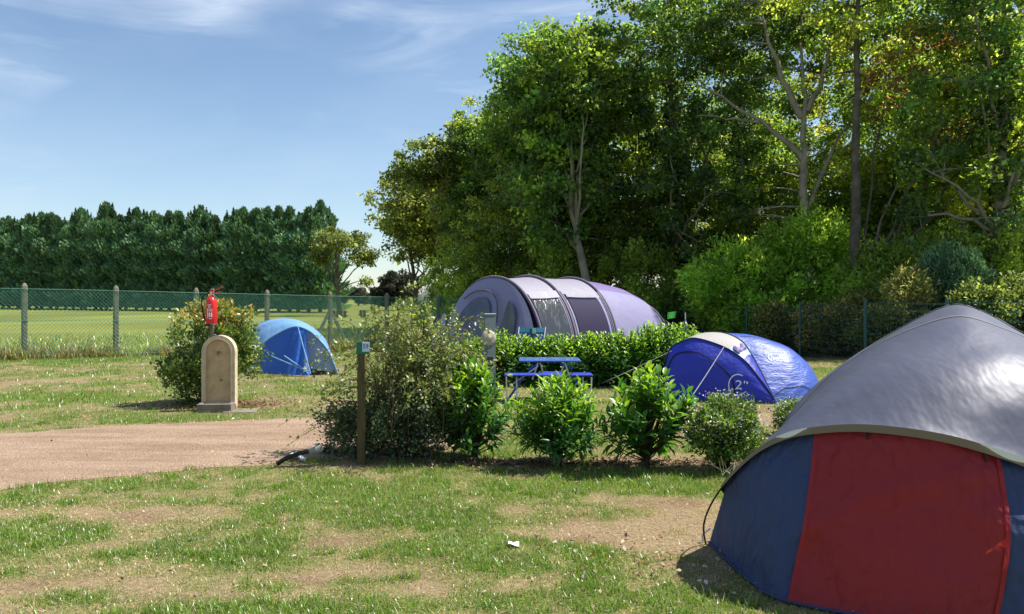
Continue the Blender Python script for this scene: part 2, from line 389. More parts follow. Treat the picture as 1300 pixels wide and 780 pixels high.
xs = axis(-14, 9, .09, -900, 900); ys = axis(3.2, 24, .09, -60, 1500)
XX, YY = np.meshgrid(xs, ys); ZZ = terrain(XX, YY)
me = bpy.data.meshes.new('ground'); nx, ny = len(xs), len(ys)
me.vertices.add(nx*ny); me.vertices.foreach_set('co', np.stack([XX, YY, ZZ], -1).reshape(-1).astype(np.float32))
ii = (np.arange(ny-1)[:, None]*nx+np.arange(nx-1)[None, :]).reshape(-1)
lp = np.stack([ii, ii+1, ii+nx+1, ii+nx], -1).reshape(-1)
me.loops.add(len(lp)); me.loops.foreach_set('vertex_index', lp.astype(np.int32)); me.polygons.add(len(ii)); me.polygons.foreach_set('loop_start', (np.arange(len(ii))*4).astype(np.int32))
me.polygons.foreach_set('use_smooth', np.ones(len(ii), bool)); me.update(calc_edges=True)
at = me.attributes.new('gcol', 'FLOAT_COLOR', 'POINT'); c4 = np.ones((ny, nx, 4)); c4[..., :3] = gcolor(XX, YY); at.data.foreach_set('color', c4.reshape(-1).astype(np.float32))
me.materials.append(M['ground']); tag(link('ground', me), kind='structure')

# dirt track sheet
tx = np.arange(-15, -.52, .07); tn, tf = track_edges(tx); NV = 34
mb = MB(); V = []
for i, x in enumerate(tx):
    for j in range(NV+1):
        y = tn[i]+(tf[i]-tn[i])*j/NV
        rut = .012*math.sin((j/NV)*math.pi)-.016*(math.exp(-((j/NV-.28)/.06)**2)+math.exp(-((j/NV-.68)/.06)**2))+.014
        V.append((x, y, tz(x, y)+.006+(rut if 0 < j < NV else -.004)))
mb.add(V, [(i*(NV+1)+j, (i+1)*(NV+1)+j, (i+1)*(NV+1)+j+1, i*(NV+1)+j+1) for i in range(len(tx)-1) for j in range(NV)], True)
mb.build('dirt_track', M['track'], kind='structure')

TPL['pebble'] = (np.array([(-.5, -.4, 0), (.5, -.5, 0), (.45, .5, 0), (-.5, .4, 0), (-.2, -.15, .35), (.25, -.1, .4), (.1, .25, .36)]), [(0, 1, 5, 4), (1, 2, 5), (2, 6, 5), (2, 3, 6), (3, 4, 6), (3, 0, 4), (4, 5, 6)])
# loose gravel lying on the track
n_ = 16000; X_ = -.7-9.5*rng.random(n_)**.9; a_, b_ = track_edges(X_); Y_ = a_+(b_-a_)*rng.random(n_)
link('gravel', cloud_mesh('gravel', np.stack([X_, Y_, terrain(X_, Y_)+.006], -1), np.stack([np.cos(Y_*90), np.sin(Y_*90), 0*X_], -1), np.tile(np.array([(0, 0, 1.)]), (n_, 1)), .013*np.exp(rng.normal(0, .4, n_)), .011*np.exp(rng.normal(0, .4, n_)), tints(n_, (.36, .26, .185), .45, .08), M['mulch'], 'pebble'), kind='stuff', label='loose pinkish gravel on the dirt track', cat='gravel')
# ------------------------------------------------------------------ grass
def on_track(x, y):
    n, f = track_edges(x); return (y > n+.03) & (y < f-.03) & (x < -.55)
def grass(name, n, y0, y1, hgt, wid, tpl, dens_green=True, pad=.4):
    # uniform over the part of the ground the camera sees
    u = rng.random(n*3); Y = np.sqrt(y0*y0+u*(y1*y1-y0*y0)); X = (rng.random(n*3)*1.32-.66)*Y
    g = greenness(X, Y); keep = (rng.random(n*3) < .42+.58*g) & ~on_track(X, Y) & (beyond(X, Y) < .2)
    woodish = (Y > 20) & (X > 3); keep &= ~woodish
    X = X[keep][:n]; Y = Y[keep][:n]; g = g[keep][:n]; m = len(X)
    Z = terrain(X, Y)-.004
    a = rng.random(m)*2*np.pi; lean = np.abs(rng.normal(0, .55, m))+.1*(1-g)
    D = np.stack([np.cos(a)*lean, np.sin(a)*lean, np.ones(m)], -1)
    N = np.stack([np.cos(a+rng.normal(0, .6, m)), np.sin(a), np.zeros(m)], -1)
    gl = rng.random(m) < (g*1.25-.12)
    cG = tints(m, (.135, .225, .035), .28, .12); cG2 = tints(m, (.21, .26, .08), .22, .1); cD = tints(m, (.48, .37, .21), .25, .08)
    mixg = rng.random(m) < .4
    c = np.where(gl[:, None], np.where(mixg[:, None], cG2, cG), cD)
    h = hgt*np.exp(rng.normal(0, .35, m))*(.45+.75*g)*np.where(gl, 1, .75)
    c = c*(.8+.4*fbm(X*3, Y*3, 4, 2)[:, None])
    return link(name, cloud_mesh(name, np.stack([X, Y, Z], -1), D, N, h, wid*(.7+.6*rng.random(m)), np.clip(c, 0, .8), M['grass'], tpl), kind='stuff',
                label='short lawn grass, green in patches and dried to straw between them', cat='grass')
grass('lawn_grass', 120000, 3.7, 6.4, .026, .0040, 'blade')
grass('lawn_grass', 120000, 6.4, 11.5, .030, .0060, 'tri')
grass('lawn_grass', 90000, 11.5, 23, .045, .013, 'tri')
# dead stalks lying flat in the turf, and stronger green tufts
n_ = 90000; Y = np.sqrt(3.7**2+rng.random(n_)*(11.5**2-3.7**2)); X = (rng.random(n_)*1.32-.66)*Y; k = ~on_track(X, Y); X, Y = X[k], Y[k]; n_ = len(X)
a = rng.random(n_)*6.283; link('dead_grass', cloud_mesh('dead_grass', np.stack([X, Y, terrain(X, Y)+.002+.012*rng.random(n_)], -1), np.stack([np.cos(a), np.sin(a), rng.normal(.08, .22, n_)], -1), np.tile(np.array([(0, 0, 1.)]), (n_, 1)), .035*np.exp(rng.normal(0, .35, n_)), .0034, np.clip(tints(n_, (.44, .33, .20), .42, .08), 0, .8), M['grass'], 'tri'), kind='stuff', label='dead straw stalks lying flat in the turf of the lawn', cat='dead grass')
nt_ = 620; Yc = np.sqrt(3.8**2+rng.random(nt_*4)*(10.5**2-3.8**2)); Xc = (rng.random(nt_*4)*1.3-.65)*Yc; k = (greenness(Xc, Yc) > .62) & ~on_track(Xc, Yc); Xc, Yc = Xc[k][:nt_], Yc[k][:nt_]; q = 46; m = len(Xc)*q
X = np.repeat(Xc, q)+rng.normal(0, .035, m); Y = np.repeat(Yc, q)+rng.normal(0, .035, m); a = rng.random(m)*6.283; l_ = np.abs(rng.normal(.2, .35, m))
link('grass_tufts', cloud_mesh('grass_tufts', np.stack([X, Y, terrain(X, Y)-.003], -1), np.stack([np.cos(a)*l_, np.sin(a)*l_, np.ones(m)], -1), np.stack([np.cos(a), np.sin(a), 0*a], -1), .042*np.exp(rng.normal(0, .3, m)), .0055, np.clip(tints(m, (.13, .24, .025), .25, .1), 0, .8), M['grass'], 'blade'), kind='stuff', label='taller fresh green grass tufts in the front lawn', cat='grass')
# field grass just past the fence and taller weeds along the fence foot
def weeds(name, n, t0, t1, o0, o1, hgt, wid, cols, label):
    t = t0+(t1-t0)*rng.random(n); o = o0+(o1-o0)*rng.random(n)**1.3
    d = FSTEP/np.linalg.norm(FSTEP); nn = np.array((-d[1], d[0]))
    X = FENCE0[0]+FSTEP[0]*t+nn[0]*o; Y = FENCE0[1]+FSTEP[1]*t+nn[1]*o
    cl = fbm(X*1.6, Y*1.6, 2, 3); k = rng.random(n) < sstep(.3, .62, cl)+.15; X, Y, cl = X[k], Y[k], cl[k]; m = len(X)
    a = rng.random(m)*2*np.pi; lean = np.abs(rng.normal(0, .35, m))
    D = np.stack([np.cos(a)*lean, np.sin(a)*lean, np.ones(m)], -1); N = np.stack([np.cos(a), np.sin(a), np.zeros(m)], -1)
    ci = rng.integers(0, len(cols), m); c = np.array(cols)[ci]*np.exp(rng.normal(0, .25, (m, 1)))
    h = hgt*np.exp(rng.normal(0, .4, m))*(.4+cl)
    return link(name, cloud_mesh(name, np.stack([X, Y, terrain(X, Y)-.01], -1), D, N, h, wid, np.clip(c, 0, .8), M['grass'], 'blade'), kind='stuff', label=label, cat='weeds')
weeds('fence_weeds', 16000, -2.5, 9, -.35, .6, .26, .022, [(.14, .20, .04), (.2, .25, .06), (.33, .26, .15), (.25, .17, .1)], 'rough weeds and dried seed heads along the foot of the chain link fence')
weeds('field_grass', 60000, -4, 12, .4, 16, .16, .03, [(.24, .31, .06), (.30, .34, .08), (.36, .37, .12), (.2, .28, .05)], 'bright green meadow grass in the field beyond the fence')

# ------------------------------------------------------------------ trees
def bez(a, b, c, n=6):
    return [a*(1-t)**2+b*2*t*(1-t)+c*t*t for t in [i/n for i in range(n+1)]]
def gen_tree(name, seed, H, tr, blobs, ncl, lpc, leaf, cr, cols, barkm, trunk=None, nlimb=10, clear=.25, ivy=0, limbs=None, flat=.6, brown=None):
    """trunk mesh + leaf crown mesh; blobs: (x,y,z,rx,ry,rz,weight) envelope ellipsoids"""
    g = np.random.default_rng(seed); V3 = Vector
    if trunk is None:
        p = V3((0, 0, -.2)); trunk = [p]; lean = g.normal(0, .035, 2)
        for i in range(7):
            lean += g.normal(0, .03, 2); p = p+V3((lean[0]*H/7*1.2, lean[1]*H/7*1.2, H*.86/7)); trunk.append(p)
    n = len(trunk); b = MB()
    rad = [tr*(1-.86*(i/(n-1))**.9) for i in range(n)]; rad[0] *= 1.35
    # smooth the trunk
    tp = []; trr = []
    for i in range(n-1):
        for k in range(3):
            t = k/3; tp.append(trunk[i].lerp(trunk[i+1], t)+V3((g.normal(0, tr*.12), g.normal(0, tr*.12), 0))); trr.append(rad[i]*(1-t)+rad[i+1]*t)
    tp.append(trunk[-1]); trr.append(rad[-1]); b.tube(tp, trr, 9)
    wts = np.array([q[6] for q in blobs]); wts = wts/wts.sum()
    C = []
    while len(C) < ncl:
        q = blobs[g.choice(len(blobs), p=wts)]; d = g.normal(size=3); d /= np.linalg.norm(d); r_ = g.random()**.42
        r_ *= 1+.22*(vn(d[0]*2.2+seed, d[1]*2.2+d[2]*2.7, seed % 8)-.5)*2
        C.append((q[0]+d[0]*q[3]*r_, q[1]+d[1]*q[4]*r_, q[2]+d[2]*q[5]*r_))
    C = np.array(C); nodes = [p for p in tp if p.z > H*clear]; 
    limb_pts = [(p, trr[tp.index(p)]) for p in nodes]
    tgt = C[g.choice(len(C), nlimb, replace=False)] if limbs is None else []
    LL = []
    for t in tgt:
        e = V3(t); z0 = max(H*clear, e.z-(.25+.25*g.random())*H*.6-abs(math.hypot(e.x, e.y))*.5)
        s = min(tp, key=lambda p: abs(p.z-z0)); r0 = trr[tp.index(s)]*(.45+.15*g.random()); LL.append((s, s.lerp(e, .5)+V3((g.normal(0, .3), g.normal(0, .3), .12*H*.5*g.random())), e, r0))
    for l in (limbs or []): LL.append(l)
    for s, m, e, r0 in LL:
        pts = bez(s, m, e, 7); pts = [pts[0]]+[p+V3(g.normal(0, .05, 3)) for p in pts[1:]]
        b.tube(pts, [r0*(1-.8*i/7) for i in range(8)], 6)
        limb_pts += [(p, r0*(1-.8*i/7)) for i, p in enumerate(pts)][2:]
    LP = np.array([p[0][:] for p in limb_pts]); LR = np.array([p[1] for p in limb_pts])
    for c in C:
        d = np.linalg.norm(LP-c, axis=1)+.6*np.maximum(0, LP[:, 2]-c[2]); k = int(d.argmin())
        s = V3(LP[k]); e = V3(c); m = s.lerp(e, .5)+V3((g.normal(0, .12), g.normal(0, .12), .1*(e-s).length))
        b.tube(bez(s, m, e, 3), [min(LR[k], .035)*(1-.75*i/3) for i in range(4)], 3, cap=False)
    # leaves
    P = np.repeat(C, lpc, axis=0); nl = len(P); sz = np.repeat(cr*(.55+.8*g.random(ncl)), lpc)[:, None]
    off = g.normal(size=(nl, 3)); off = off/np.linalg.norm(off, axis=1, keepdims=True)*(g.random((nl, 1))**.45)
    off[:, 2] *= flat; P = P+off*sz
    ct = np.repeat(np.exp(g.normal(0, .22, (ncl, 1))), lpc, axis=0)
    ci = g.choice(len(cols), ncl, p=None); cb = np.array(cols)[np.repeat(ci, lpc)]
    colr = cb*ct*np.exp(g.normal(0, .38, (nl, 1)))
    if ivy:
        m_ = ivy; k = g.integers(0, max(2, int(len(tp)*.75)), m_); t0 = np.array([q[:] for q in tp])[k]; a = g.random(m_)*6.28; rr_ = np.array(trr)[k]+.05+.22*g.random(m_)**2
        Pi = t0+np.stack([np.cos(a)*rr_, np.sin(a)*rr_, g.normal(0, .25, m_)], -1); P = np.concatenate([P, Pi]); colr = np.concatenate([colr, np.array((.035, .075, .022))*np.exp(g.normal(0, .3, (m_, 1)))]); nl += m_
    if brown is not None:
        bx, by, bz, br = brown; dd = np.linalg.norm(P-np.array((bx, by, bz)), axis=1); k = (dd < br) & (g.random(nl) < .8); colr[k] = np.array((.15, .085, .05))*np.exp(g.normal(0, .25, (k.sum(), 1)))
    D = rdir(nl, g)+np.array((0, 0, -.25)); N = rdir(nl, g)+np.array((0, 0, .9))
    L = leaf*np.exp(g.normal(0, .25, nl)); cm = cloud_mesh('crown', P, D, N, L, L*.72, np.clip(colr, .002, .5), M['leaf'], 'flat')
    return b.mesh('trunk', barkm), cm
def plant_tree(name, meshes, loc, rz, s, label, cat='tree', group=None):
    r = empty(name, loc, label, cat, group, rz); r.scale = (s if isinstance(s, tuple) else (s, s, s))
    t = link('trunk', meshes[0], r); c = link('crown', meshes[1], r); return r
def PT(px, Y): return ((px-650)*Y/F, Y, tz((px-650)*Y/F, Y))
G1 = [(.10, .16, .035), (.14, .21, .04), (.07, .13, .035), (.18, .235, .05)]
G2 = [(.075, .14, .045), (.06, .12, .045), (.11, .18, .045)]
G3 = [(.18, .23, .05), (.23, .26, .06), (.12, .18, .045)]
V3 = Vector
# forest prototypes, about 15 m tall
TA = gen_tree('a', 11, 15, .26, [(0, 0, 10.5, 3.4, 3.4, 4.3, 3), (.4, 0, 5.2, 2.8, 2.8, 2.4, 1)], 175, 125, .14, .68, G1, M['bark'])
TB = gen_tree('b', 12, 16, .22, [(0, 0, 11.5, 3.0, 3.0, 4.4, 3), (-.6, .2, 6, 2.4, 2.4, 3.0, 1.2)], 170, 125, .135, .64, G2+G1[:1], M['pale_bark'], ivy=1500)
TC = gen_tree('c', 13, 14, .20, [(0, 0, 9.0, 3.4, 3.4, 4.8, 3), (.2, .3, 3.8, 2.4, 2.4, 2.2, 1)], 165, 125, .14, .68, G3+G1[:2], M['bark'])
# oak at the edge with a tall trunk, dark crown top
TD = gen_tree('d', 14, 11.5, .20, [(-.2, .4, 8.8, 2.3, 2.1, 2.4, 3), (.3, 1.5, 5.4, 2.0, 1.2, 1.9, 1.2)], 220, 115, .135, .58, G1[:3]+G2[:1], M['pale_bark'], clear=.3,
             trunk=[V3(q) for q in ((0, 0, -.2), (.05, 0, 1.2), (-.05, 0, 2.4), (-.3, 0, 3.7), (-.55, 0, 4.8), (-.5, 0, 6.2), (-.8, 0, 7.8), (-.8, 0, 9.6))])
TE = gen_tree('e', 15, 7.5, .13, [(0, 0, 5.2, 2.2, 2.2, 2.0, 3), (.9, 0, 3.6, 1.3, 1.3, 1.1, 1)], 165, 85, .13, .5, [(.15, .19, .06), (.12, .155, .05), (.18, .21, .07)], M['bark'], clear=.2)
TF_ = gen_tree('f', 16, 11, .15, [(-.9, 0, 7.9, 1.8, 1.6, 1.2, 2), (.7, 0, 8.9, 1.5, 1.4, 1.6, 2), (.3, 0, 5.6, 1.9, 1.6, 1.5, 1.2), (-2.1, 0, 7.2, .9, .9, .7, .6)], 170, 100, .13, .5, [(.09, .13, .04), (.12, .15, .045), (.07, .10, .035)], M['pale_bark'], clear=.3)
# feature trees of the wood: big pale-limbed tree, and the one with a fan of dark leaning stems
l_ = [(V3((0, 0, 6.6)), V3((-.8, .2, 7.9)), V3((-3.6, .4, 9.4)), .13), (V3((-1.6, .2, 8.1)), V3((-2.4, .2, 8.2)), V3((-3.9, 0, 8.3)), .06), (V3((-.1, 0, 8.2)), V3((-.9, 0, 9.6)), V3((-1.7, 0, 12.2)), .14),
      (V3((.1, 0, 8.4)), V3((.9, 0, 9.6)), V3((.9, .1, 12.6)), .12), (V3((.1, 0, 5.0)), V3((1.0, .2, 7)), V3((2.6, .4, 9.6)), .09)]
TG = gen_tree('g', 17, 15, .24, [(0, 1.6, 12.2, 3.8, 1.9, 3.6, 3), (-.2, 1.7, 5.0, 2.6, 1.4, 2.6, 1.2)], 160, 125, .135, .66, G1+G2[:1], M['pale_bark'], limbs=l_,
             trunk=[V3(q) for q in ((0, 0, -.2), (.15, 0, 2), (.1, 0, 4), (-.1, 0, 5.6), (0, 0, 7.0), (0, 0, 8.4), (.1, .5, 10), (.1, .8, 13))])
fan = []
gf = np.random.default_rng(5)
for i in range(11):
    a = .2+i*.105+gf.normal(0, .07); L_ = 4+5*gf.random(); fan.append((V3((.05*i, gf.normal(0, .2), 1.6+.2*gf.random())), V3((math.sin(a)*L_*.45, gf.normal(0, .4), 1.8+math.cos(a)*L_*.52)), V3((math.sin(a)*L_*1.05, gf.normal(0, .8), 1.9+math.cos(a)*L_*.9)), .04+.03*gf.random()))
TH = gen_tree('h', 18, 14, .21, [(1.5, 0.6, 10.5, 3.4, 2.2, 3.4, 3), (3.6, 1.2, 6.5, 2.0, 1.4, 2.4, 1.2)], 150, 110, .13, .62, G3+G1[:1], M['bark'], limbs=fan, brown=(2.4, .2, 8.4, 2.1),
             trunk=[V3(q) for q in ((0, 0, -.2), (.0, 0, 2), (-.05, 0, 4), (-.05, 0, 6), (.02, 0, 8), (0, 0, 10), (.1, 0, 12), (.1, 0, 13.4))])
WG = 'trees of the wood on the right'
def tr(m, px, Y, s, rz, label, name='oak_tree', group=WG): return plant_tree(name, m, PT(px, Y), R(rz), s, label, 'tree', group)
tr(TF_, 578, 38, 1.02, 0, 'slim grey trunked tree with loose crown leaning left, at the left end of the wood', group=None)
tr(TE, 527, 46, 1.25, 40, 'low bushy tree with open crown at the far left tip of the wood', group=None)
tr(TE, 556, 44, 1.3, 160, 'low bushy tree between the two leftmost trees of the wood')
tr(TE, 612, 40, 1.3, 250, 'bushy tree right behind the slim grey trunk at the left of the wood')
tr(TD, 640, 37, .93, 90, 'dense leafy tree with rounded top, left of the tallest pale trunk')
tr(TD, 745, 30, 1.07, 0, 'tall tree with pale wavy trunk standing above the lilac tent', group=None)
tr(TD, 700, 32, 1.12, 200, 'tree with forked pale trunk behind the lilac tent roof', group=None)
tr(TD, 676, 34, 1.02, 300, 'dark crowned tree just left of the forked pale trunk')
tr(TA, 805, 35, 1.0, 30, 'broad leafy tree right of the tall pale wavy trunk')
tr(TB, 868, 31, 1.0, 100, 'ivy clad tree above the left end of the pale green bush')
tr(TG, 1022, 27, .93, 0, 'large tree with pale forked limbs reaching left over the green bush', group=None)
tr(TB, 945, 31, .93, 220, 'ivy clad trunk between the green bush and the pale limbed tree')
tr(TH, 1088, 25.5, 1.0, 0, 'straight trunked tree with a fan of dark leaning stems and some browned leaves', group=None)
tr(TC, 1180, 29, .95, 80, 'yellow green tree behind the fan of leaning stems')
tr(TB, 1262, 24, .95, 10, 'ivy covered dark trunk near the right edge of the picture', group=None)
tr(TC, 1322, 25, .85, 140, 'tree cut by the right edge of the picture')
tr(TA, 1225, 31, 1.0, 260, 'leafy tree behind the ivy covered dark trunk')
for i, (px, Y, k, s, rz) in enumerate([(760, 41, 1, .85, 10), (850, 41, 2, .85, 70), (920, 39, 0, .85, 200), (1050, 38, 2, .9, 310), (1140, 36, 1, .9, 20), (1290, 33, 2, .9, 240), (690, 42, 2, .78, 30), (650, 46, 0, .72, 80),
                                      (980, 44, 0, .95, 60), (1220, 42, 0, .95, 190)]):
    tr((TA, TB, TC)[k], px, Y, s, rz, 'tree deeper in the wood, seen between the front trunks', group='trees deeper in the wood')
# thin dark saplings between the trunks
SP = gen_tree('s', 21, 7, .075, [(0, 0, 4.6, 1.3, 1.3, 2.6, 1)], 80, 80, .11, .5, G3+G1[:1], M['bark'], nlimb=5)
for i in range(34):
    px = 600+21*i+rng.normal(0, 8); tr(SP, px, 33-5*(px-600)/700+abs(rng.normal(0, 1.2)), .8+.35*rng.random(), rng.random()*360, 'thin sapling among the trunks at the edge of the wood', 'sapling', 'saplings at the edge of the wood')
# open oak in the gap and the dark tree beyond
TO = gen_tree('o', 22, 9, .24, [(0, 0, 7.2, 3.0, 3.0, 1.3, 3), (2.2, 0, 5.6, 1.4, 1.6, .9, 1), (-1.8, 0, 5.4, 1.2, 1.4, 1.0, 1), (2.4, 0, 3.4, 1.2, 1.2, .6, .4)], 120, 60, .22, .6, [(.10, .13, .045), (.075, .10, .035)], M['bark'], clear=.25, nlimb=14)
plant_tree('oak_tree', TO, PT(432, 76), 0, .98, 'open oak with sky showing through, at the right end of the conifer hedge', 'tree')
TDK = gen_tree('k', 23, 6, .2, [(0, 0, 3.3, 3.0, 3.0, 2.6, 2), (-2.6, 0, 2.0, 2.0, 2.0, 1.6, 1)], 170, 90, .3, .7, [(.03, .035, .035), (.04, .045, .04)], M['bark'], clear=.1)
plant_tree('distant_tree', TDK, PT(506, 105), 0, .9, 'dark rounded tree far off below the open oak', 'tree')
FT = ['dark far tree between the conifer hedge and the dark rounded tree', 'dark far tree hidden by the trunk of the open oak', 'far tree just left of the white cottage', 'far tree just right of the white cottage', 'small far tree behind the dark rounded tree', 'far tree behind the crown of the lilac tent', 'far tree seen below the forked pale trunk', 'far tree seen right of the tall pale wavy trunk']
for fi, (px, Y, s) in enumerate(((455, 150, .6), (425, 160, .7), (560, 140, .7), (600, 120, .8), (480, 170, .55), (640, 100, .9), (680, 95, 1.0), (720, 90, 1.0))):
    plant_tree('distant_tree', TDK, PT(px, Y), px, s, FT[fi], 'tree', 'far trees past the field')

# conifers of the tall hedge
def gen_conifer(seed, H, rb):
    g = np.random.default_rng(seed); n = 7000
    z = .3+(H-.3)*g.random(n)**1.0; t = z/H
    rr_ = rb*np.where(t < .72, 1.0, 1-((t-.72)/.28)**1.0*.97)*(.88+.24*np.sin(z*2.3+seed))
    a = g.random(n)*6.283; lobes = 1+.16*np.sin(a*5+z*1.2+seed)+.1*np.sin(a*9-z*2)
    r_ = rr_*lobes*(.55+.45*g.random(n)**.35)
    P = np.stack([np.cos(a)*r_, np.sin(a)*r_, z], -1)
    D = np.stack([np.cos(a), np.sin(a), .75+.9*t**2+g.normal(0, .3, n)], -1)+g.normal(0, .25, (n, 3)); N = rdir(n, g)+np.array((0, 0, .6))
    L = .62*np.exp(g.normal(0, .25, n))*(1-.45*t); col_ = np.array((.10, .20, .11))*np.exp(g.normal(0, .28, (n, 1)))
    col_[g.random(n) < .16] = (.19, .28, .09)
    # secondary leading shoots at the top
    m = 700; k = g.integers(0, 6, m); aa = k*1.05+seed; rs = np.where(k == 0, 0, rb*.45); zt = np.where(k == 0, H*.88, H*(.78+.04*(k % 3))); q = g.random(m)
    P2 = np.stack([np.cos(aa)*rs, np.sin(aa)*rs, zt+q*H*.15], -1); a2 = g.random(m)*6.28
    D2 = np.stack([np.cos(a2), np.sin(a2), .7+q], -1); L2 = .75*(1-.8*q)
    P = np.concatenate([P, P2]); D = np.concatenate([D, D2]); N = np.concatenate([N, rdir(m, g)+np.array((0, 0, .5))]); L = np.concatenate([L, L2]); col_ = np.concatenate([col_, np.tile(np.array([(.045, .09, .04)]), (m, 1))])
    b = MB(); b.tube([V3((0, 0, -.3)), V3((0, 0, H*.5)), V3((0, 0, H*.97))], [.25, .15, .02], 7)
    return b.mesh('trunk', M['bark']), cloud_mesh('crown', P, D, N, L, L*.42, col_, M['needle'], 'quad')
CF = [gen_conifer(s, 12.5, 2.7) for s in (1, 2, 3, 4)]
hx0, hx1 = W(-60, 0, 128), W(408, 0, 92)
nC = 46
for i in range(nC):
    t = i/(nC-1); p = hx0.lerp(hx1, t); g_ = 1+.035*math.sin(i*1.7)+.05*rng.normal()
    hh = (1.02-.0*t)*g_*(13.2-2.0*t)/12.5
    ds = 'clipped looking dark conifer standing in the long tall hedge past the field' if i < nC-1 else 'last conifer of the long hedge, at its right end'
    plant_tree('conifer', CF[i % 4], (p.x, p.y+rng.normal(0, .5), -.3), rng.random()*6.28, (.95, .95, hh), ds, 'conifer', 'conifers of the tall hedge past the field')

# ------------------------------------------------------------------ shrubs
def leafy_bush(seed, blobs, n, leaf, cols, mt, tip=None, shell=.45, tpl='quad', lw=.6, clump=70, cr=.18, zup=.4):
    g = np.random.default_rng(seed); wts = np.array([q[6] for q in blobs], float); wts /= wts.sum()
    C = []
    for i in range(clump):
        q = blobs[g.choice(len(blobs), p=wts)]; d = g.normal(size=3); d /= np.linalg.norm(d); r_ = g.random()**shell
        C.append((q[0]+d[0]*q[3]*r_, q[1]+d[1]*q[4]*r_, max(.04, q[2]+d[2]*q[5]*r_), d[0], d[1], d[2]))
    C = np.array(C); k = g.integers(0, clump, n); s = cr*(.5+g.random(clump))[k][:, None]
    P = C[k, :3]+unit(g.normal(size=(n, 3)))*(g.random((n, 1))**.45)*s; P[:, 2] = np.maximum(P[:, 2], .02)
    D = C[k, 3:]*.7+g.normal(0, .6, (n, 3))+np.array((0, 0, zup)); N = rdir(n, g)+np.array((0, 0, .8))
    ct = np.exp(g.normal(0, .2, clump))[k][:, None]; colr = np.array(cols)[g.integers(0, len(cols), n)]*ct*np.exp(g.normal(0, .2, (n, 1)))
    if tip is not None:
        zc, colt, pr = tip; top = np.array([q[2]+q[5] for q in blobs]).max(); kk = (P[:, 2] > top*zc) & (g.random(n) < pr); colr[kk] = np.array(colt)*np.exp(g.normal(0, .12, (kk.sum(), 3)))
    L = leaf*np.exp(g.normal(0, .22, n)); return P, D, N, L, L*lw, np.clip(colr, .002, .8), C
def stems(b, C, base, n, r, g, seg=5):
    idx = g.choice(len(C), min(n, len(C)), replace=False)
    for i in idx:
        e = V3(C[i, :3]); s = V3((base[0]+g.normal(0, base[2]), base[1]+g.normal(0, base[2]), -.05)); m = s.lerp(e, .5); m.z = s.z+(e.z-s.z)*.65; m.x = s.x+(e.x-s.x)*.35; m.y = s.y+(e.y-s.y)*.35
        b.tube(bez(s, m, e, 5), [r*(1-.75*q/5) for q in range(6)], seg)
# photinia beside the stone fountain
def GP(px, py): x, y = GX(px, py); return (x, y, tz(x, y))
fx, fy = GX(277, 521)
root = empty('photinia_bush', (fx-.42, fy+.80, 0), 'rounded evergreen bush with reddish new tips behind the stone fountain', 'bush')
g = np.random.default_rng(31)
a = leafy_bush(31, [(0, 0, .78, .66, .55, .66, 3), (-.15, -.05, .36, .66, .5, .36, 1.6), (.45, 0, .75, .36, .4, .4, .8), (.15, 0, 1.28, .50, .35, .22, .8)], 17000, .050, [(.09, .16, .035), (.13, .21, .045), (.065, .125, .035), (.24, .28, .08)], None, tip=(.76, (.42, .31, .08), .45), clump=190, cr=.15)
link('foliage', cloud_mesh('foliage', *a[:6], M['small_leaf'], 'quad'), root, kind='stuff')
b = MB(); stems(b, a[6], (0, 0, .08), 60, .012, g); b.build('stems', M['twig'], root)

# cotoneaster with long arching shoots in the middle
bx, by = GX(520, 588); by += .35; BZ = tz(bx, by)
root = empty('cotoneaster_bush', (bx, by, BZ), 'large dark small leaved bush with long arching shoots, behind the number post', 'bush')
g = np.random.default_rng(33)
a = leafy_bush(33, [(-.05, 0, .36, .66, .5, .36, 3), (.28, 0, .5, .42, .4, .38, 1.2), (-.6, .05, .24, .42, .35, .26, 1.5)], 25000, .031, [(.04, .075, .04), (.055, .10, .045), (.08, .12, .05), (.2, .23, .14)], None, clump=300, cr=.13, zup=.1, lw=.62)
P, D, N, L, Wd, cc, C = a
b = MB(); stems(b, C, (0, 0, .06), 60, .009, g)
# arching shoots
sh = []
for i in range(150):
    az = g.random()*6.28; up = .8+1.0*g.random()**1.1; out = .12+1.0*g.random()
    s = V3((g.normal(0, .22), g.normal(0, .15), .25)); e = V3((math.cos(az)*out-.02, math.sin(az)*out*.8, up*(1-.38*out))); m = V3((s.x*.5+e.x*.35, s.y*.5+e.y*.35, up*1.1)); sh.append((s, m, e))
for (ex, ez, mx_, mz) in [(-1.22, .10, -.72, .62), (-1.3, .32, -.6, .80), (-1.02, .62, -.5, .85), (-1.05, .30, -.6, .55), (-.95, 1.0, -.45, 1.1), (-.62, 1.42, -.3, 1.15), (-.35, 1.48, -.2, 1.0), (.05, 1.52, .0, 1.0), (.3, 1.40, .15, 1.0), (.55, 1.25, .35, 1.0),
                          (.8, .95, .5, .9), (.9, .62, .6, .85), (-.8, .05, -.55, .4), (.85, .3, .7, .62), (-.75, 1.15, -.5, .95), (.62, .8, .5, .8), (-1.1, .45, -.6, .7), (-.9, .35, -.55, .6), (-1.0, .8, -.5, .9), (-.85, .6, -.45, .8), (-1.15, .2, -.7, .5), (-.15, 1.5, -.1, 1.1), (.2, 1.5, .1, 1.1), (.45, 1.35, .3, 1.0), (-.5, 1.35, -.25, 1.1), (.95, .4, .75, .7), (.75, .5, .6, .8)]:
    s = V3((g.normal(0, .1), g.normal(0, .1), .3)); sh.append((s, V3((mx_, g.normal(0, .2), mz)), V3((ex, g.normal(0, .25), ez))))
PP, DD, NN, LL_, CC = [], [], [], [], []
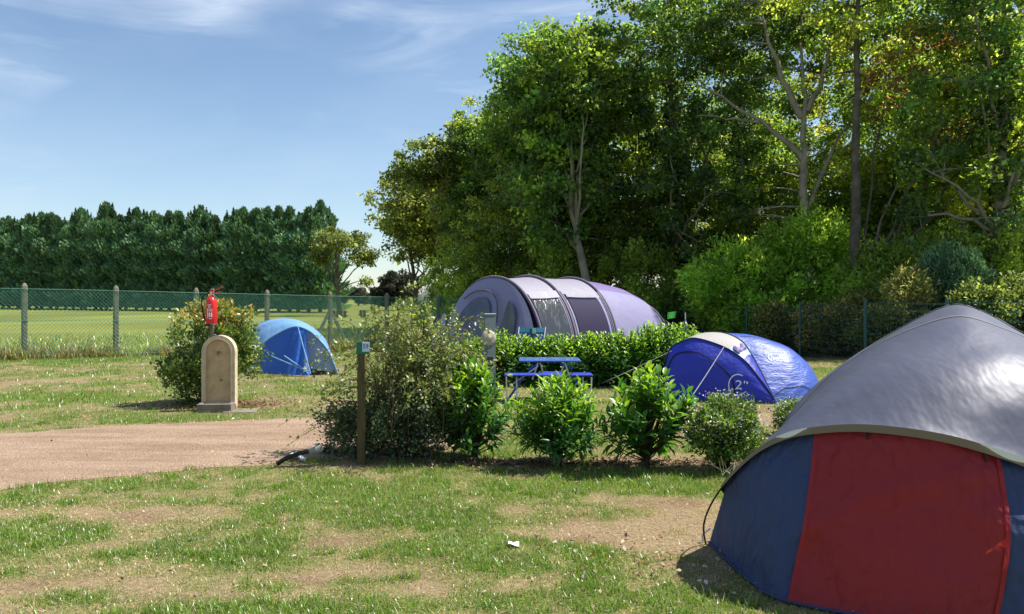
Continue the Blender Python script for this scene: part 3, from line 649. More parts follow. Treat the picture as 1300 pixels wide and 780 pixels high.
for s, m, e in sh:
    pts = bez(s, m, e, 12); b.tube(pts, [.0062*(1-.72*q/12) for q in range(13)], 4)
    for k in range(58):
        t = .12+.88*g.random(); q = t*12; i0 = min(11, int(q)); p = pts[i0].lerp(pts[i0+1], q-i0); ax = (pts[i0+1]-pts[i0]).normalized()
        dv = V3(g.normal(size=3)).normalized(); dv = (dv-ax*dv.dot(ax)*.5+ax*.5).normalized()
        tw = V3(g.normal(0, .022, 3)); PP.append((p+tw)[:]); DD.append(dv[:]); NN.append((V3(g.normal(size=3))+V3((0, 0, .7)))[:]); LL_.append(.036*math.exp(g.normal(0, .25)))
        cb = [(.15, .21, .05), (.24, .30, .08), (.10, .16, .06), (.38, .40, .24)][g.choice(4, p=(.35, .3, .22, .13))]; CC.append(np.array(cb)*math.exp(g.normal(0, .2)))
P = np.concatenate([P, np.array(PP)]); D = np.concatenate([D, np.array(DD)]); N = np.concatenate([N, np.array(NN)]); L = np.concatenate([L, np.array(LL_)]); cc = np.concatenate([cc, np.array(CC)])
link('foliage', cloud_mesh('foliage', P, D, N, L, L*.6, np.clip(cc, 0, .8), M['small_leaf'], 'quad'), root, kind='stuff')
b.build('stems', M['twig'], root)

# laurels: shoots with whorls of long leaves
def laurel_arrays(seed, H, Rr, nshoot, per, L0, zlow=.18, wr=.34, base=(0, 0), bare=.0):
    g = np.random.default_rng(seed); P, D, N, L, C, S = [], [], [], [], [], []
    for i in range(nshoot):
        az = g.random()*6.28; el = g.random()**.75; zt = zlow*H+(1-zlow)*H*el
        prof = math.sin(min(1, (zt/H)**.8)*math.pi*.5+.0)
        rad = Rr*(1-(max(0, zt/H-.45)/.55)**2*.75)*(.45+.55*g.random()**.4)*(0.75+.25*min(1, zt/H/.35))
        rad *= 1+.28*math.sin(az*3+seed)*math.sin(zt*9+seed); e = V3((math.cos(az)*rad, math.sin(az)*rad, zt)); s = V3((base[0]*.5, base[1]*.5, max(.04, zt*.25))); s = V3((e.x*.12, e.y*.12, zt*.35))
        m = s.lerp(e, .55)+V3((0, 0, -.04)); pts = bez(s, m, e+V3((0, 0, .05)), 6); S.append(pts)
        new = zt/H > .55 and g.random() < .75
        for k in range(per):
            t = .42+.58*(k+.5)/per; q = t*6; i0 = min(5, int(q)); p = pts[i0].lerp(pts[i0+1], q-i0); ax = (pts[i0+1]-pts[i0]).normalized()
            aa = k*2.4+i; u = ax.orthogonal().normalized(); v = ax.cross(u); o = u*math.cos(aa)+v*math.sin(aa)
            up = .35+.75*(t-.42)/.58
            d = (o*(1-.35*up)+ax*up*.6+V3((0, 0, .28 if zt/H > .35 else -.35))+V3(g.normal(0, .16, 3))).normalized()
            nrm = (ax*.8+V3((0, 0, .5))-o*.2).normalized()
            P.append(p[:]); D.append(d[:]); N.append(nrm[:]); L.append(L0*(.75+.45*g.random())*(1.1-.35*(t-.42)/.58))
            if new and t > .72: c = np.array((.20, .35, .04))
            elif new: c = np.array((.11, .26, .03))
            else: c = np.array((.05, .155, .03))
            C.append(c*math.exp(g.normal(0, .2)))
    P, D, N, L, C = map(np.array, (P, D, N, L, C)); return P, D, N, L, L*wr, C, S
LEAFT = {}
def single_leaf_mesh(ci):
    if ci not in LEAFT:
        c = [(.05, .155, .03), (.11, .26, .03), (.20, .35, .04)][ci]
        LEAFT[ci] = cloud_mesh('leaf', np.zeros((1, 3)), np.array([(1., 0, 0)]), np.array([(0., 0, 1)]), 1.0, .34, np.array([c]), M['laurel'], 'lance')
    return LEAFT[ci]
def laurel(name, px, py, H, Rr, nsh, per, L0, seed, label, wr=.34, parts=230, dy=0, zlow=.18):
    x, y = GX(px, py); y += dy; z = tz(x, y); root = empty(name, (x, y, z), label, 'shrub')
    P, D, N, L, Wd, C, S = laurel_arrays(seed, H, Rr, nsh, per, L0, zlow, wr)
    # the leaves that show largest become single parts
    score = -P[:, 1]*1.0+L*2+.25*P[:, 2]; idx = np.argsort(-score); pick = idx[:parts]; rest = idx[parts:]
    link('foliage', cloud_mesh('foliage', P[rest], D[rest], N[rest], L[rest], Wd[rest], C[rest], M['laurel'], 'lance'), root, kind='stuff')
    for i in pick:
        ci = int(np.argmin([abs(C[i][1]-q) for q in (.155, .26, .35)])); o = link('leaf', single_leaf_mesh(ci), root)
        d = V3(D[i]).normalized(); n_ = V3(N[i]); s = n_.cross(d).normalized(); n2 = d.cross(s)
        Mx = Matrix((d*L[i], s*L[i]*(wr/.34), n2*L[i])).transposed().to_4x4(); Mx.translation = V3(P[i]); o.matrix_local = Mx
    b = MB(); b.tube([V3((0, 0, -.05)), V3((.01, 0, H*.12)), V3((0, .01, H*.45))], [.032, .026, .014], 8)
    for k in range(5):
        a_ = k*1.3+seed; b.tube([V3((0, 0, -.03+.03*k)), V3((math.cos(a_)*.05, math.sin(a_)*.05, H*.2)), V3((math.cos(a_)*Rr*.35, math.sin(a_)*Rr*.35, H*.5))], [.016, .013, .007], 6)
    for s in S: b.tube([V3((s[0].x*.2, s[0].y*.2, max(.05, s[0].z*.75)))]+s, [.008, .008]+[.006*(1-.5*q/6) for q in range(6)], 4, cap=False)
    b.build('stems', M['dark_twig'], root); return root
laurel('laurel_shrub', 602, 586, .90, .37, 105, 11, .118, 41, 'glossy laurel shrub growing into the right side of the large arching bush', wr=.42, dy=.1)
laurel('laurel_shrub', 709, 591, .79, .44, 135, 13, .132, 42, 'narrow leaved laurel shrub in front of the blue picnic table', wr=.25, zlow=.24)
laurel('laurel_shrub', 820, 597, .90, .42, 80, 10, .145, 43, 'broad leaved laurel shrub with pale upright tips, in front of the blue tent', wr=.40, zlow=.22)

# abelia with white flowers, and the piece of shrub by the big tent
def flower_shrub(name, px, py, sc_, seed, label, nl=9000, nf=260):
    x, y = GX(px, py); root = empty(name, (x, y, tz(x, y)), label, 'shrub'); g = np.random.default_rng(seed)
    a = leafy_bush(seed, [(0, 0, .34*sc_, .35*sc_, .32*sc_, .26*sc_, 3), (.02, 0, .5*sc_, .28*sc_, .28*sc_, .17*sc_, 1)], nl, .034, [(.09, .17, .03), (.13, .22, .04), (.06, .12, .03), (.2, .28, .06)], None, clump=120, cr=.085, zup=.5)
    link('foliage', cloud_mesh('foliage', *a[:6], M['small_leaf'], 'quad'), root, kind='stuff')
    b = MB(); stems(b, a[6], (0, 0, .03), 60, .006, g, 4); b.build('stems', M['dark_twig'], root)
    C = a[6]; C = C[C[:, 2] > .33*sc_]; k = g.integers(0, len(C), nf*4); P = C[k, :3]+C[k, 3:]*.06+g.normal(0, .035, (nf*4, 3)); D = rdir(nf*4, g)+C[k, 3:]
    link('blossom', cloud_mesh('blossom', P, D, rdir(nf*4, g)+np.array((0, -.3, .8)), .02, .016, np.tile(np.array([(.72, .68, .66)]), (nf*4, 1))*np.exp(g.normal(0, .1, (nf*4, 1))), M['flower'], 'quad'), root, kind='stuff')
flower_shrub('abelia_shrub', 918, 598, .98, 51, 'low small leaved shrub dotted with white flowers, left of the silver tent')
flower_shrub('abelia_shrub', 1008, 552, .62, 52, 'white flowered shrub half hidden behind the silver tent edge', 3000, 90)

# laurel hedge behind the picnic table
HP = []
for sd in (61, 62, 63):
    P, D, N, L, Wd, C, S = laurel_arrays(sd, .98, .46, 150, 10, .115, .08, .40)
    b = MB()
    for s in S: b.tube([V3((s[0].x*.3, s[0].y*.3, .0))]+s, [.01]*2+[.006]*6, 3, cap=False)
    HP.append((cloud_mesh('foliage', P, D, N, L, Wd, np.clip(C*1.12, 0, .8), M['laurel'], 'lance'), b.mesh('stems', M['dark_twig'])))
hl = [(573, 15.6, .62), (600, 15.4, .72), (632, 15.0, .86), (660, 14.8, .78), (690, 14.7, .78), (716, 14.6, .8), (744, 14.6, .83), (770, 14.6, .82), (797, 14.6, .86), (824, 14.7, .98), (850, 14.8, .95), (874, 15.1, .95), (760, 15.2, .75), (700, 15.2, .7)]
HL = ['laurel at the left end of the low hedge, left of the hook up pedestal', 'laurel of the low hedge directly behind the hook up pedestal', 'laurel of the low hedge just right of the hook up pedestal', 'taller laurel of the low hedge in front of the camping chair', 'laurel behind the left half of the picnic table', 'laurel behind the middle of the picnic table', 'laurel behind the right end of the tabletop', 'laurel behind the right seat of the picnic table',
 'laurel in front of the dark doorway of the lilac tent', 'tall laurel in front of the lilac bedroom wall', 'laurel where the long guy rope crosses the low hedge', 'laurel at the right end of the low hedge, against the blue tent', 'second row laurel in front of the clear tent window', 'second row laurel behind the thin number post']
for i, (px, Y, s) in enumerate(hl):
    x = (px-650)*Y/F; root = empty('laurel_shrub', (x, Y, tz(x, Y)), HL[i], 'shrub', 'laurels of the low hedge behind the picnic table', i*1.9)
    root.scale = (1.0, 1.0, s*1.1); link('foliage', HP[i % 3][0], root, kind='stuff'); link('stems', HP[i % 3][1], root)

# bushes behind the green fence
def far_bush(name, px, Y, blobs, n, leaf, cols, label, seed, tip=None, clump=200, cr=.4, lw=.45, zup=.3, mt='leaf', tpl='quad', shell=.4):
    x = (px-650)*Y/F; root = empty(name, (x, Y, tz(x, Y)), label, 'bush'); g = np.random.default_rng(seed)
    a = leafy_bush(seed, blobs, n, leaf, cols, None, tip=tip, clump=clump, cr=cr, lw=lw, zup=zup, shell=shell)
    link('foliage', cloud_mesh('foliage', *a[:6], M[mt], tpl), root, kind='stuff')
    b = MB(); stems(b, a[6], (0, 0, .35), 45, .035, g, 4); b.build('stems', M['bark'], root); return root
far_bush('elder_bush', 990, 27.2, [(0, 0, 1.9, 3.0, 1.4, 1.6, 3), (1.0, 0, 3.5, 1.7, 1.2, 1.0, 1.2), (-1.5, 0, 2.0, 1.7, 1.2, 1.5, 1), (0, 0, .8, 3.0, 1.3, .8, 1)], 52000, .17, [(.30, .46, .08), (.23, .39, .07), (.38, .49, .12), (.15, .29, .06)],
         'big bright green bush behind the dark green mesh fence', 71, clump=420, cr=.42, lw=.38)
far_bush('juniper_bush', 1213, 21.5, [(0, 0, 1.8, .75, .6, .95, 3), (-.3, 0, 2.4, .4, .4, .55, 1), (.45, 0, 2.3, .35, .3, .4, .7)], 20000, .13, [(.10, .20, .11), (.13, .24, .12), (.07, .15, .09)], 'blue green juniper rising behind the top of the silver tent', 72, clump=110, cr=.26, lw=.18, zup=1.0, mt='needle')
far_bush('tamarisk_bush', 1150, 21.5, [(0, 0, 1.3, .75, .6, .75, 3), (.1, 0, 1.9, .4, .4, .3, 1)], 14000, .12, [(.25, .28, .12), (.20, .24, .10), (.30, .29, .16)], 'pale dry yellowish bush behind the mesh fence, left of the juniper', 73, clump=100, cr=.28, lw=.2, zup=.5)
far_bush('bramble_bush', 1075, 23.4, [(0, 0, .75, 1.6, .7, .8, 3), (.6, 0, 1.2, .9, .5, .5, 1)], 20000, .085, [(.12, .16, .05), (.24, .22, .10), (.07, .11, .045), (.36, .28, .14)], 'brown tinged bramble growing low behind the mesh fence', 74, clump=190, cr=.28, lw=.6)
far_bush('bramble_bush', 1280, 19.5, [(0, 0, .9, 1.5, .7, .8, 3), (-.7, 0, 1.3, .6, .5, .5, 1), (.5, .1, 1.6, .5, .4, .5, .6)], 18000, .085, [(.09, .14, .045), (.14, .18, .06), (.06, .10, .04)], 'yellow green bramble behind the silver tent at the right edge', 75, clump=170, cr=.28, lw=.6)
far_bush('bramble_bush', 1020, 24.6, [(0, 0, .6, 1.5, .7, .75, 3), (-.9, 0, .9, .7, .5, .6, 1)], 18000, .085, [(.09, .13, .04), (.16, .16, .07), (.05, .09, .035), (.26, .22, .12)], 'mixed green and brown scrub behind the mesh fence, above the blue tent', 171, clump=170, cr=.28, lw=.6)
far_bush('bramble_bush', 1135, 21.8, [(0, 0, .6, 1.2, .6, .7, 3)], 12000, .085, [(.10, .14, .045), (.20, .19, .10), (.05, .09, .035)], 'low tangled scrub behind the mesh fence, left of the silver tent top', 172, clump=130, cr=.28, lw=.6)
far_bush('elder_bush', 1110, 25.5, [(0, 0, 1.7, 1.3, .8, 1.5, 3), (.5, 0, 2.6, .8, .6, .8, 1)], 20000, .15, [(.16, .25, .05), (.12, .20, .045), (.22, .28, .09)], 'green bush at the foot of the straight trunked tree, right of the big green bush', 173, clump=170, cr=.38, lw=.42)
far_bush('elder_bush', 1200, 24.5, [(0, 0, 1.5, 1.5, .8, 1.4, 3), (.3, 0, 2.8, .8, .6, .8, 1)], 20000, .14, [(.16, .22, .05), (.22, .25, .07), (.10, .16, .045)], 'yellow green bush just behind the blue green juniper', 174, clump=170, cr=.38, lw=.45)
far_bush('hedge_bush', 900, 29.5, [(0, 0, .9, 2.4, .8, .9, 3)], 14000, .11, [(.08, .14, .045), (.055, .11, .04)], 'dark low bush at the left end of the mesh fence', 76, clump=150, cr=.35, lw=.6)
far_bush('hedge_bush', 1160, 23.5, [(0, 0, .9, 2.4, .8, 1.2, 3)], 14000, .11, [(.10, .16, .04), (.15, .2, .05)], 'green scrub filling the gap behind the pale dry bush', 77, clump=150, cr=.35, lw=.6)
for i, (px, Y) in enumerate(((640, 34), (690, 31), (740, 33), (790, 31), (840, 30), (600, 37), (560, 40), (1210, 26), (1290, 24))):
    far_bush('scrub_bush', px, Y, [(0, 0, 1.0, 1.9, .9, 1.0+.3*(i % 3), 3), (.5-.25*(i % 5), .3, 2.6, 1.1, .8, 1.3, 1.3)], 13000, .12, [(.23, .32, .08), (.32, .41, .10), (.15, .23, .06)], ['leafy scrub under the dense tree left of the pale trunks', 'scrub behind the left half of the lilac tent', 'scrub at the foot of the tall pale wavy trunk', 'scrub behind the lilac tent roof', 'scrub at the right end of the lilac tent',
             'scrub below the bushy trees of the wood', 'scrub at the foot of the slim grey trunk', 'scrub below the yellow green tree', 'scrub at the foot of the ivy covered trunk'][i], 80+i, clump=110, cr=.35, lw=.6)

# ------------------------------------------------------------------ chain-link fence on the left
fence = empty('chain_link_fence', (FENCE0[0], FENCE0[1], 0), 'green chain link fence with weathered concrete posts along the field', 'fence')
def fp(t, z=0):
    x = FENCE0[0]+FSTEP[0]*t; y = FENCE0[1]+FSTEP[1]*t; return V3((x-FENCE0[0], y-FENCE0[1], tz(x, y)+z))
PH = 1.93; ang = math.atan2(FSTEP[1], FSTEP[0])
for n in range(-2, 11):
    b = MB(); c = fp(n); rot = Euler((0, 0, ang+.1*math.sin(n*3)))
    b.box(c+V3((0, 0, PH/2-.2)), (.125, .12, PH+.33), rot, .018); b.lathe([(.055, PH-.04), (.05, PH-.015), (.03, PH+.012), (0, PH+.018)], c, 10); b.build('post', M['concrete'], fence)
d3 = V3((FSTEP[0], FSTEP[1], 0)).normalized(); stp = np.linalg.norm(FSTEP)
for sg in (-1, 1):
    b = MB(); p = fp(4); b.bar(p+V3((0, 0, 1.35)), p+d3*sg*.75+V3((0, 0, .0)), .08, .08); b.build('brace', M['concrete'], fence)
b = MB(); mesh_h = 1.78; cell = .10; t0, t1 = -2.0, 10.0; total = (t1-t0)*stp; off = V3((d3.y, -d3.x, 0))*.07
def wire(b, s0, z0, s1, z1):
    p = fp(t0+s0/stp, z0)+off; q = fp(t0+s1/stp, z1)+off; b.tube([p, q], .0042, 3, cap=False)
k = -int(mesh_h/cell)-1
while k*cell < total:
    s = k*cell
    for sgn in (1, -1):
        sa, sb = (s, s+mesh_h) if sgn > 0 else (s+mesh_h, s)
        z0, z1 = .04, mesh_h+.04
        if sa < 0: z0 = .04+(0-sa)*1.0; sa = 0
        if sb < 0: z1 = z1-(0-sb); sb = 0
        if sa > total: z0 = .04+(sa-total); sa = total
        if sb > total: z1 = z1-(sb-total); sb = total
        if abs(sa-sb) > .02: wire(b, sa, z0, sb, z1)
    k += 1
b.build('wire_mesh', M['green_wire'], fence, kind='stuff')
for z in (1.80, 1.0, .10):
    b = MB(); b.tube([fp(t0+(t1-t0)*i/24, z)+off*1.1 for i in range(25)], .006, 4); b.build('line_wire', M['green_wire'], fence)

# green welded-mesh fence on the right
gf0 = V3(((892-650)/F*28, 28, 0)); gst = V3((.0297*28, -.084*28, 0)); gl = gst.length
mf = empty('mesh_panel_fence', gf0, 'dark green welded mesh fence in front of the wood', 'fence')
def gp(t, z=0):
    p = gst*t; return V3((p.x, p.y, tz(gf0.x+p.x, gf0.y+p.y)+z))
pan = MB(); dd = gst.normalized()
for i in range(25):
    s = (i+.5)*gl/25; pan.tube([dd*s+V3((0, 0, .04)), dd*s+V3((0, 0, 1.47))], .0032, 3, cap=False)
for z in (.06, .26, .46, .66, .86, 1.06, 1.26, 1.44):
    for oo in (-.012, .012): pan.tube([V3((0, 0, z+oo)), dd*gl+V3((0, 0, z+oo))], .0045, 3, cap=False)
pme = pan.mesh('mesh_panel', M['green_metal']); pst = MB(); pst.box((0, 0, .68), (.07, .05, 1.66), Euler((0, 0, math.atan2(gst.y, gst.x))), .006); pst.box((0, 0, 1.52), (.08, .06, .02)); pom = pst.mesh('post', M['green_metal'])
for n in range(-3, 7):
    q = gp(n); o = link('post', pom, mf); o.location = q
    if n < 6: o = link('mesh_panel', pme, mf); o.location = q+V3((.0, .03, 0)); 

# ------------------------------------------------------------------ stone fountain, extinguishers
fn = empty('stone_fountain', (fx, fy, tz(fx, fy)), 'sandstone drinking fountain with rounded top and small basin', 'fountain', None, R(6))
def arch_poly(w_, h, n=14, z0=0): return [(-w_/2, z0), (w_/2, z0)]+[(w_/2*math.cos(a_), h-w_/2+w_/2*math.sin(a_)) for a_ in [math.pi*i/n for i in range(n+1)]]
b = MB(); b.prism(arch_poly(.45, 1.05), .045, .17); b.build('slab', M['stone2'], fn)
b = MB(); po = arch_poly(.45, 1.05); pi_ = arch_poly(.33, .99, z0=.12)
n = len(po); 
def ring(b, A, B, y0, y1):
    n = len(A); V = [V3((x, y0, z)) for x, z in A]+[V3((x, y0, z)) for x, z in B]+[V3((x, y1, z)) for x, z in A]+[V3((x, y1, z)) for x, z in B]; fs = []
    for i in range(n):
        j = (i+1) % n; fs += [(i, j, n+j, n+i), (i, 2*n+i, 2*n+j, j), (n+i, n+j, 3*n+j, 3*n+i)]
    b.add(V, fs)
ring(b, arch_poly(.452, 1.052), pi_, .0, .05); ring(b, arch_poly(.36, 1.005, z0=.10), arch_poly(.335, .9925, z0=.115), -.01, .0); b.build('frame', M['stone2'], fn)
b = MB(); b.prism(arch_poly(.33, .99, z0=.12), .03, .046); b.build('panel', M['stone'], fn)
b = MB(); b.tube([(-.015, .028, .82), (-.01, 0, .80), (0, -.02, .775), (.012, -.012, .80), (.02, .028, .825)], .009, 6); b.lathe([(.0, 0), (.014, .0), (.012, .03), (0, .035)], (.035, .02, .43), 8, Matrix.Rotation(R(90), 3, 'X')); b.build('spout', M['stone3'], fn)
b = MB()
for c, d in (((0, -.12, .03), (.46, .24, .06)), ((0, -.215, .09), (.46, .05, .07)), ((-.205, -.10, .09), (.05, .20, .07)), ((.205, -.10, .09), (.05, .20, .07)), ((0, .01, .045), (.475, .06, .10))): b.box(c, d, None, .006)
b.build('basin', M['stone3'], fn)
b = MB(); b.grid(lambda u, v: V3((.12+.45*u, -.34+.34*v, .004)), 1, 1); b.box((.33, -.12, .0), (.42, .36, .05), None, .01); b.build('footing', M['concrete'], fn)

def extinguisher(loc, label, rz=0):
    e = empty('fire_extinguisher', loc, label, 'extinguisher', None, rz); r = .077
    b = MB(); b.lathe([(0, 0), (r*.9, .0), (r, .012), (r, .33), (r*.93, .36), (r*.6, .395), (r*.36, .41), (r*.34, .43), (0, .43)], seg=24); b.build('cylinder', M['red'], e)
    b = MB(); b.lathe([(r*1.03, -.012), (r*1.03, .02), (r*.95, .02)], seg=24); b.build('base_shadow_ring', M['black'], e)  # black ring stands in for the shadow at the cylinder's base
    b = MB(); b.lathe([(.02, .43), (.022, .47), (.014, .48), (0, .48)], seg=12); b.build('valve', M['alu'], e)
    b = MB(); b.bar((-.02, 0, .475), (.16, 0, .545), .025, .012); b.bar((-.01, 0, .45), (.12, 0, .475), .022, .010); b.box((-.005, 0, .462), (.05, .035, .05), None, .006); b.build('handle', M['red'], e)
    b = MB(); b.tube(bez(V3((-.02, 0, .455)), V3((-.17, -.01, .45)), V3((-.125, -.02, .24)), 8)+bez(V3((-.12, -.02, .2)), V3((-.1, -.03, .12)), V3((-.08, -.03, .06)), 4), .010, 7); b.build('hose', M['black'], e)
    b = MB(); b.grid(lambda u, v: V3((math.sin(-.5+1.3*u)*(r+.0015), -math.cos(-.5+1.3*u)*(r+.0015), .10+.19*v)), 10, 1); b.build('label_panel', M['red'], e)
    b = MB()
    for (u0, u1, z0, z1) in ((-.35, .3, .285, .295), (-.2, .15, .255, .272), (-.45, -.3, .10, .24), (-.2, .45, .225, .235), (-.2, .5, .20, .21), (-.15, .1, .12, .18), (.2, .45, .12, .18), (-.1, .4, .09, .10)):
        b.grid(lambda u, v, u0=u0, u1=u1, z0=z0, z1=z1: V3((math.sin(u0+(u1-u0)*u)*(r+.003), -math.cos(u0+(u1-u0)*u)*(r+.003), z0+(z1-z0)*v)), 4, 1)
    b.build('lettering', M['print'], e); return e
p = W(268.5, 413, 11.80); extinguisher(p, 'red fire extinguisher above the stone fountain, in front of the bush')
b = MB(); b.box((p.x-.03, p.y+.115, p.z/2+.24), (.045, .045, p.z+.56), None, .006); b.bar((p.x, p.y+.09, p.z+.2), (p.x, p.y+.075, p.z+.2), .1, .03); b.build('extinguisher_post', M['concrete'], label='thin grey post carrying the extinguisher over the fountain', cat='post')
p = W(532, 446, 17.5); extinguisher(p, 'red fire extinguisher glimpsed through the large arching bush', .4)
b = MB(); b.box((p.x-.0, p.y+.115, p.z/2+.2), (.05, .05, p.z+.5), None, .006); b.build('extinguisher_post', M['concrete'], label='post carrying the extinguisher behind the large arching bush', cat='post')

# ------------------------------------------------------------------ lettering helper
def text_mesh(txt, size):
    cu = bpy.data.curves.new('lettering', 'FONT'); cu.body = txt; cu.size = size; cu.align_x = 'CENTER'; cu.align_y = 'CENTER'; cu.resolution_u = 3
    o = bpy.data.objects.new('lettering', cu); COL.objects.link(o); dg = bpy.context.evaluated_depsgraph_get(); me = bpy.data.meshes.new_from_object(o.evaluated_get(dg)); bpy.data.objects.remove(o)
    return [v.co.copy() for v in me.vertices], [tuple(p.vertices) for p in me.polygons]

# number posts
def number_post(px, py, topy, label, num, wd=.075, rz=.25, dy=0):
    x, y = GX(px, py); y += dy; x = (px-650)*y/F; h = CH-(topy-HZ)*y/F; r = empty('number_post', (x, y, tz(x, y)), label, 'sign', None, rz)
    b = MB(); b.box((0, 0, h/2-.02), (wd, wd*.8, h+.02), None, .004); b.build('post', M['wood'], r)
    b = MB(); b.box((.018, -wd*.4-.006, h-.055), (.125, .01, .115), None, .002); b.build('green_plate', M['green_plate'], r)
    b = MB(); b.box((.045, -wd*.4-.014, h-.045), (.066, .006, .090), None, .001); b.build('number_plate', M['plate'], r)
    if num:
        v, f = text_mesh(num, .062); b = MB(); b.add([V3((.045+q.x*.9, -wd*.4-.0185, h-.042+q.y)) for q in v], f); b.build('number', M['ink'], r)
    return r
number_post(459, 588, 433, 'brown wooden post with green and pale number plate before the large arching bush', '59', rz=.05)
np2 = number_post(675, 480, 417, 'thin dark number post rising from the low hedge in front of the camping chair', '', .06, 0)

# electric hook-up pedestal
x, y = GX(620, 505); pd = empty('hookup_pedestal', (x, y, 0), 'grey green electric hook up pedestal with a round beige cover', 'pedestal', None, R(28))
b = MB(); b.box((0, 0, .64), (.19, .13, 1.30), None, .006); b.build('column', M['pedestal'], pd)
b = MB(); b.box((0, 0, 1.30), (.205, .145, .03), None, .006); b.build('cap', M['pedestal'], pd)
b = MB(); b.box((0, 0, .03), (.24, .18, .06), None, .006); b.build('base', M['concrete'], pd)
Mr = Matrix.Rotation(R(90), 3, 'X'); b = MB(); b.lathe([(0, .11), (.09, .108), (.118, .095), (.122, .07), (.122, .06)], (-.03, .0, .935), 28, Mr); b.lathe([(.05, .112), (.048, .117), (0, .117)], (-.03, 0, .935), 20, Mr); b.build('round_cover', M['disc'], pd)
for z in (.5, .62): b = MB(); b.box((0, -.067, z), (.10, .008, .05), None, .002); b.build('vent', M['black'], pd)

# drain hose lying at the foot of the bush
pts = [W(352, 593, 7.74), W(355, 587, 7.74), W(365, 581, 7.74), W(380, 576, 7.74), W(392, 573, 7.74), W(404, 570, 7.74), W(414, 572, 7.85)]
pts = [V3((q.x, q.y, max(q.z, tz(q.x, q.y)+.02))) for q in pts]
hs_ = empty('drain_hose', (pts[2].x, pts[2].y, 0), 'black flexible hose with a grey coupling curling out of the large arching bush', 'hose')
of = V3((pts[2].x, pts[2].y, 0)); b = MB()
fine = []
for i in range(len(pts)-1):
    for k in range(4): fine.append(pts[i].lerp(pts[i+1], k/4)-of)
b.tube(fine, [.020+(.0025 if i % 2 else 0) for i in range(len(fine))], 10); b.build('tube', M['black'], hs_)
b = MB(); a0, a1 = W(393, 573, 7.74)-of, W(409, 569, 7.74)-of; b.tube([a0, a0.lerp(a1, .1), a0.lerp(a1, .45), a0.lerp(a1, .5), a0.lerp(a1, .55), a0.lerp(a1, .9), a1], [.024, .034, .034, .042, .034, .034, .026], 12); b.build('coupling', mat('grey_plastic', (.25, .26, .25), .5), hs_)
q = W(376, 588, 8.0); b = MB(); b.grid(lambda u, v: V3((q.x-.07+.16*u, q.y-.05+.1*v, .035+.03*math.sin(u*5)+.02*math.sin(v*6+u*3))), 8, 6); b.build('plastic_scrap', M['white'], label='crumpled white plastic scrap under the black hose', cat='litter')
x, y = GX(652, 696); b = MB(); b.grid(lambda u, v: V3((x-.035+.07*u, y-.03+.06*v, tz(x, y)+.02+.02*math.sin(u*4+1)*math.sin(v*3+.5))), 6, 6); b.build('paper_scrap', M['white'], label='small crumpled white paper lying on the lawn in front', cat='litter')

# ------------------------------------------------------------------ picnic table
TX, TY = .6, 12.85
pt = empty('picnic_table', (TX, TY, tz(TX, TY)), 'blue folding picnic table with attached seats and aluminium legs', 'table')
def L3(px, py, Y): q = W(px, py, Y); return V3((q.x-TX, q.y-TY, q.z))
def slab(px0, px1, py, Y, depth, th, name, mt):
    a_ = L3(px0, py, Y); c_ = L3(px1, py, Y); b = MB(); b.box(((a_.x+c_.x)/2, a_.y+depth/2, a_.z-th/2), (abs(c_.x-a_.x), depth, th), None, .012); return b.build(name, mt, pt)
slab(659, 738, 457.5, 12.45, .62, .03, 'tabletop', M['table_top'])
slab(640, 714, 475.5, 12.20, .24, .03, 'seat', M['blue_plastic']); slab(724, 753, 475.5, 12.30, .30, .03, 'seat', M['blue_plastic']); slab(690, 713, 473.5, 13.35, .26, .04, 'seat', M['blue_plastic'])
def leg(a_, b_, r=.012, mt='alu', nm='leg'): b = MB(); b.tube([L3(*a_), L3(*b_)], r, 7); b.build(nm, M[mt], pt)
for q in (((643, 478, 12.3), (643.5, 508, 12.3)), ((656, 479, 12.4), (656, 508, 12.3)), ((684, 479, 12.3), (685, 508, 12.3)), ((751, 479, 12.35), (750, 507, 12.35)), ((740, 479, 12.55), (740, 504, 12.55)),
          ((693, 477, 13.4), (693, 494, 13.4)), ((712, 477, 13.4), (712, 494, 13.4))): leg(*q)
for q in (((683, 461, 12.55), (676, 482, 12.6)), ((686, 461, 12.95), (697, 500, 12.95)), ((717, 461, 12.55), (724, 480, 12.6)), ((716, 461, 12.95), (706, 500, 12.95)), ((648, 490, 12.4), (683, 465, 12.5))): leg(*q, nm='strut')
def bb(a_, b_): b = MB(); b.bar(L3(*a_), L3(*b_), .05, .03); b.build('brace', M['blue_plastic'], pt)
bb((664, 480, 12.45), (645, 507, 12.45)); bb((728, 479, 12.5), (747, 506, 12.5)); bb((670, 470, 12.6), (684, 462, 12.6)); bb((727, 468, 12.7), (712, 462, 12.7)); bb((742, 506, 12.35), (751, 506.5, 12.35))

# blue camping chair behind the hedge
cx0 = W(672, 470, 16.3); ch = empty('camping_chair', (cx0.x, 16.3, 0), 'blue folding camping chair with teal top edge, behind the low hedge by the lilac tent', 'chair', None, R(-12))
b = MB(); b.grid(lambda u, v: V3((-.25+.5*u, .2+.10*v-.04*math.sin(u*3.14), .42+.50*v)), 8, 6); b.build('backrest', M['blue_plastic'], ch)
b = MB(); b.grid(lambda u, v: V3((-.25+.5*u, .29-.005+.02*v-.04*math.sin(u*3.14), .86+.09*v)), 8, 2); b.build('top_band', M['teal'], ch)
b = MB(); b.grid(lambda u, v: V3((-.25+.5*u, -.25+.46*v, .42-.03*math.sin(u*3.14))), 8, 4); b.build('seat', M['blue_plastic'], ch)
for sx in (-1, 1):
    for (a_, c_) in (((.27*sx, .31, .96), (.25*sx, -.28, 0)), ((.26*sx, .2, 0), (.26*sx, -.24, .42)), ((.27*sx, -.25, .6), (.27*sx, .27, .62))): b = MB(); b.tube([a_, c_], .011, 6); b.build('frame_tube', M['alu'], ch)

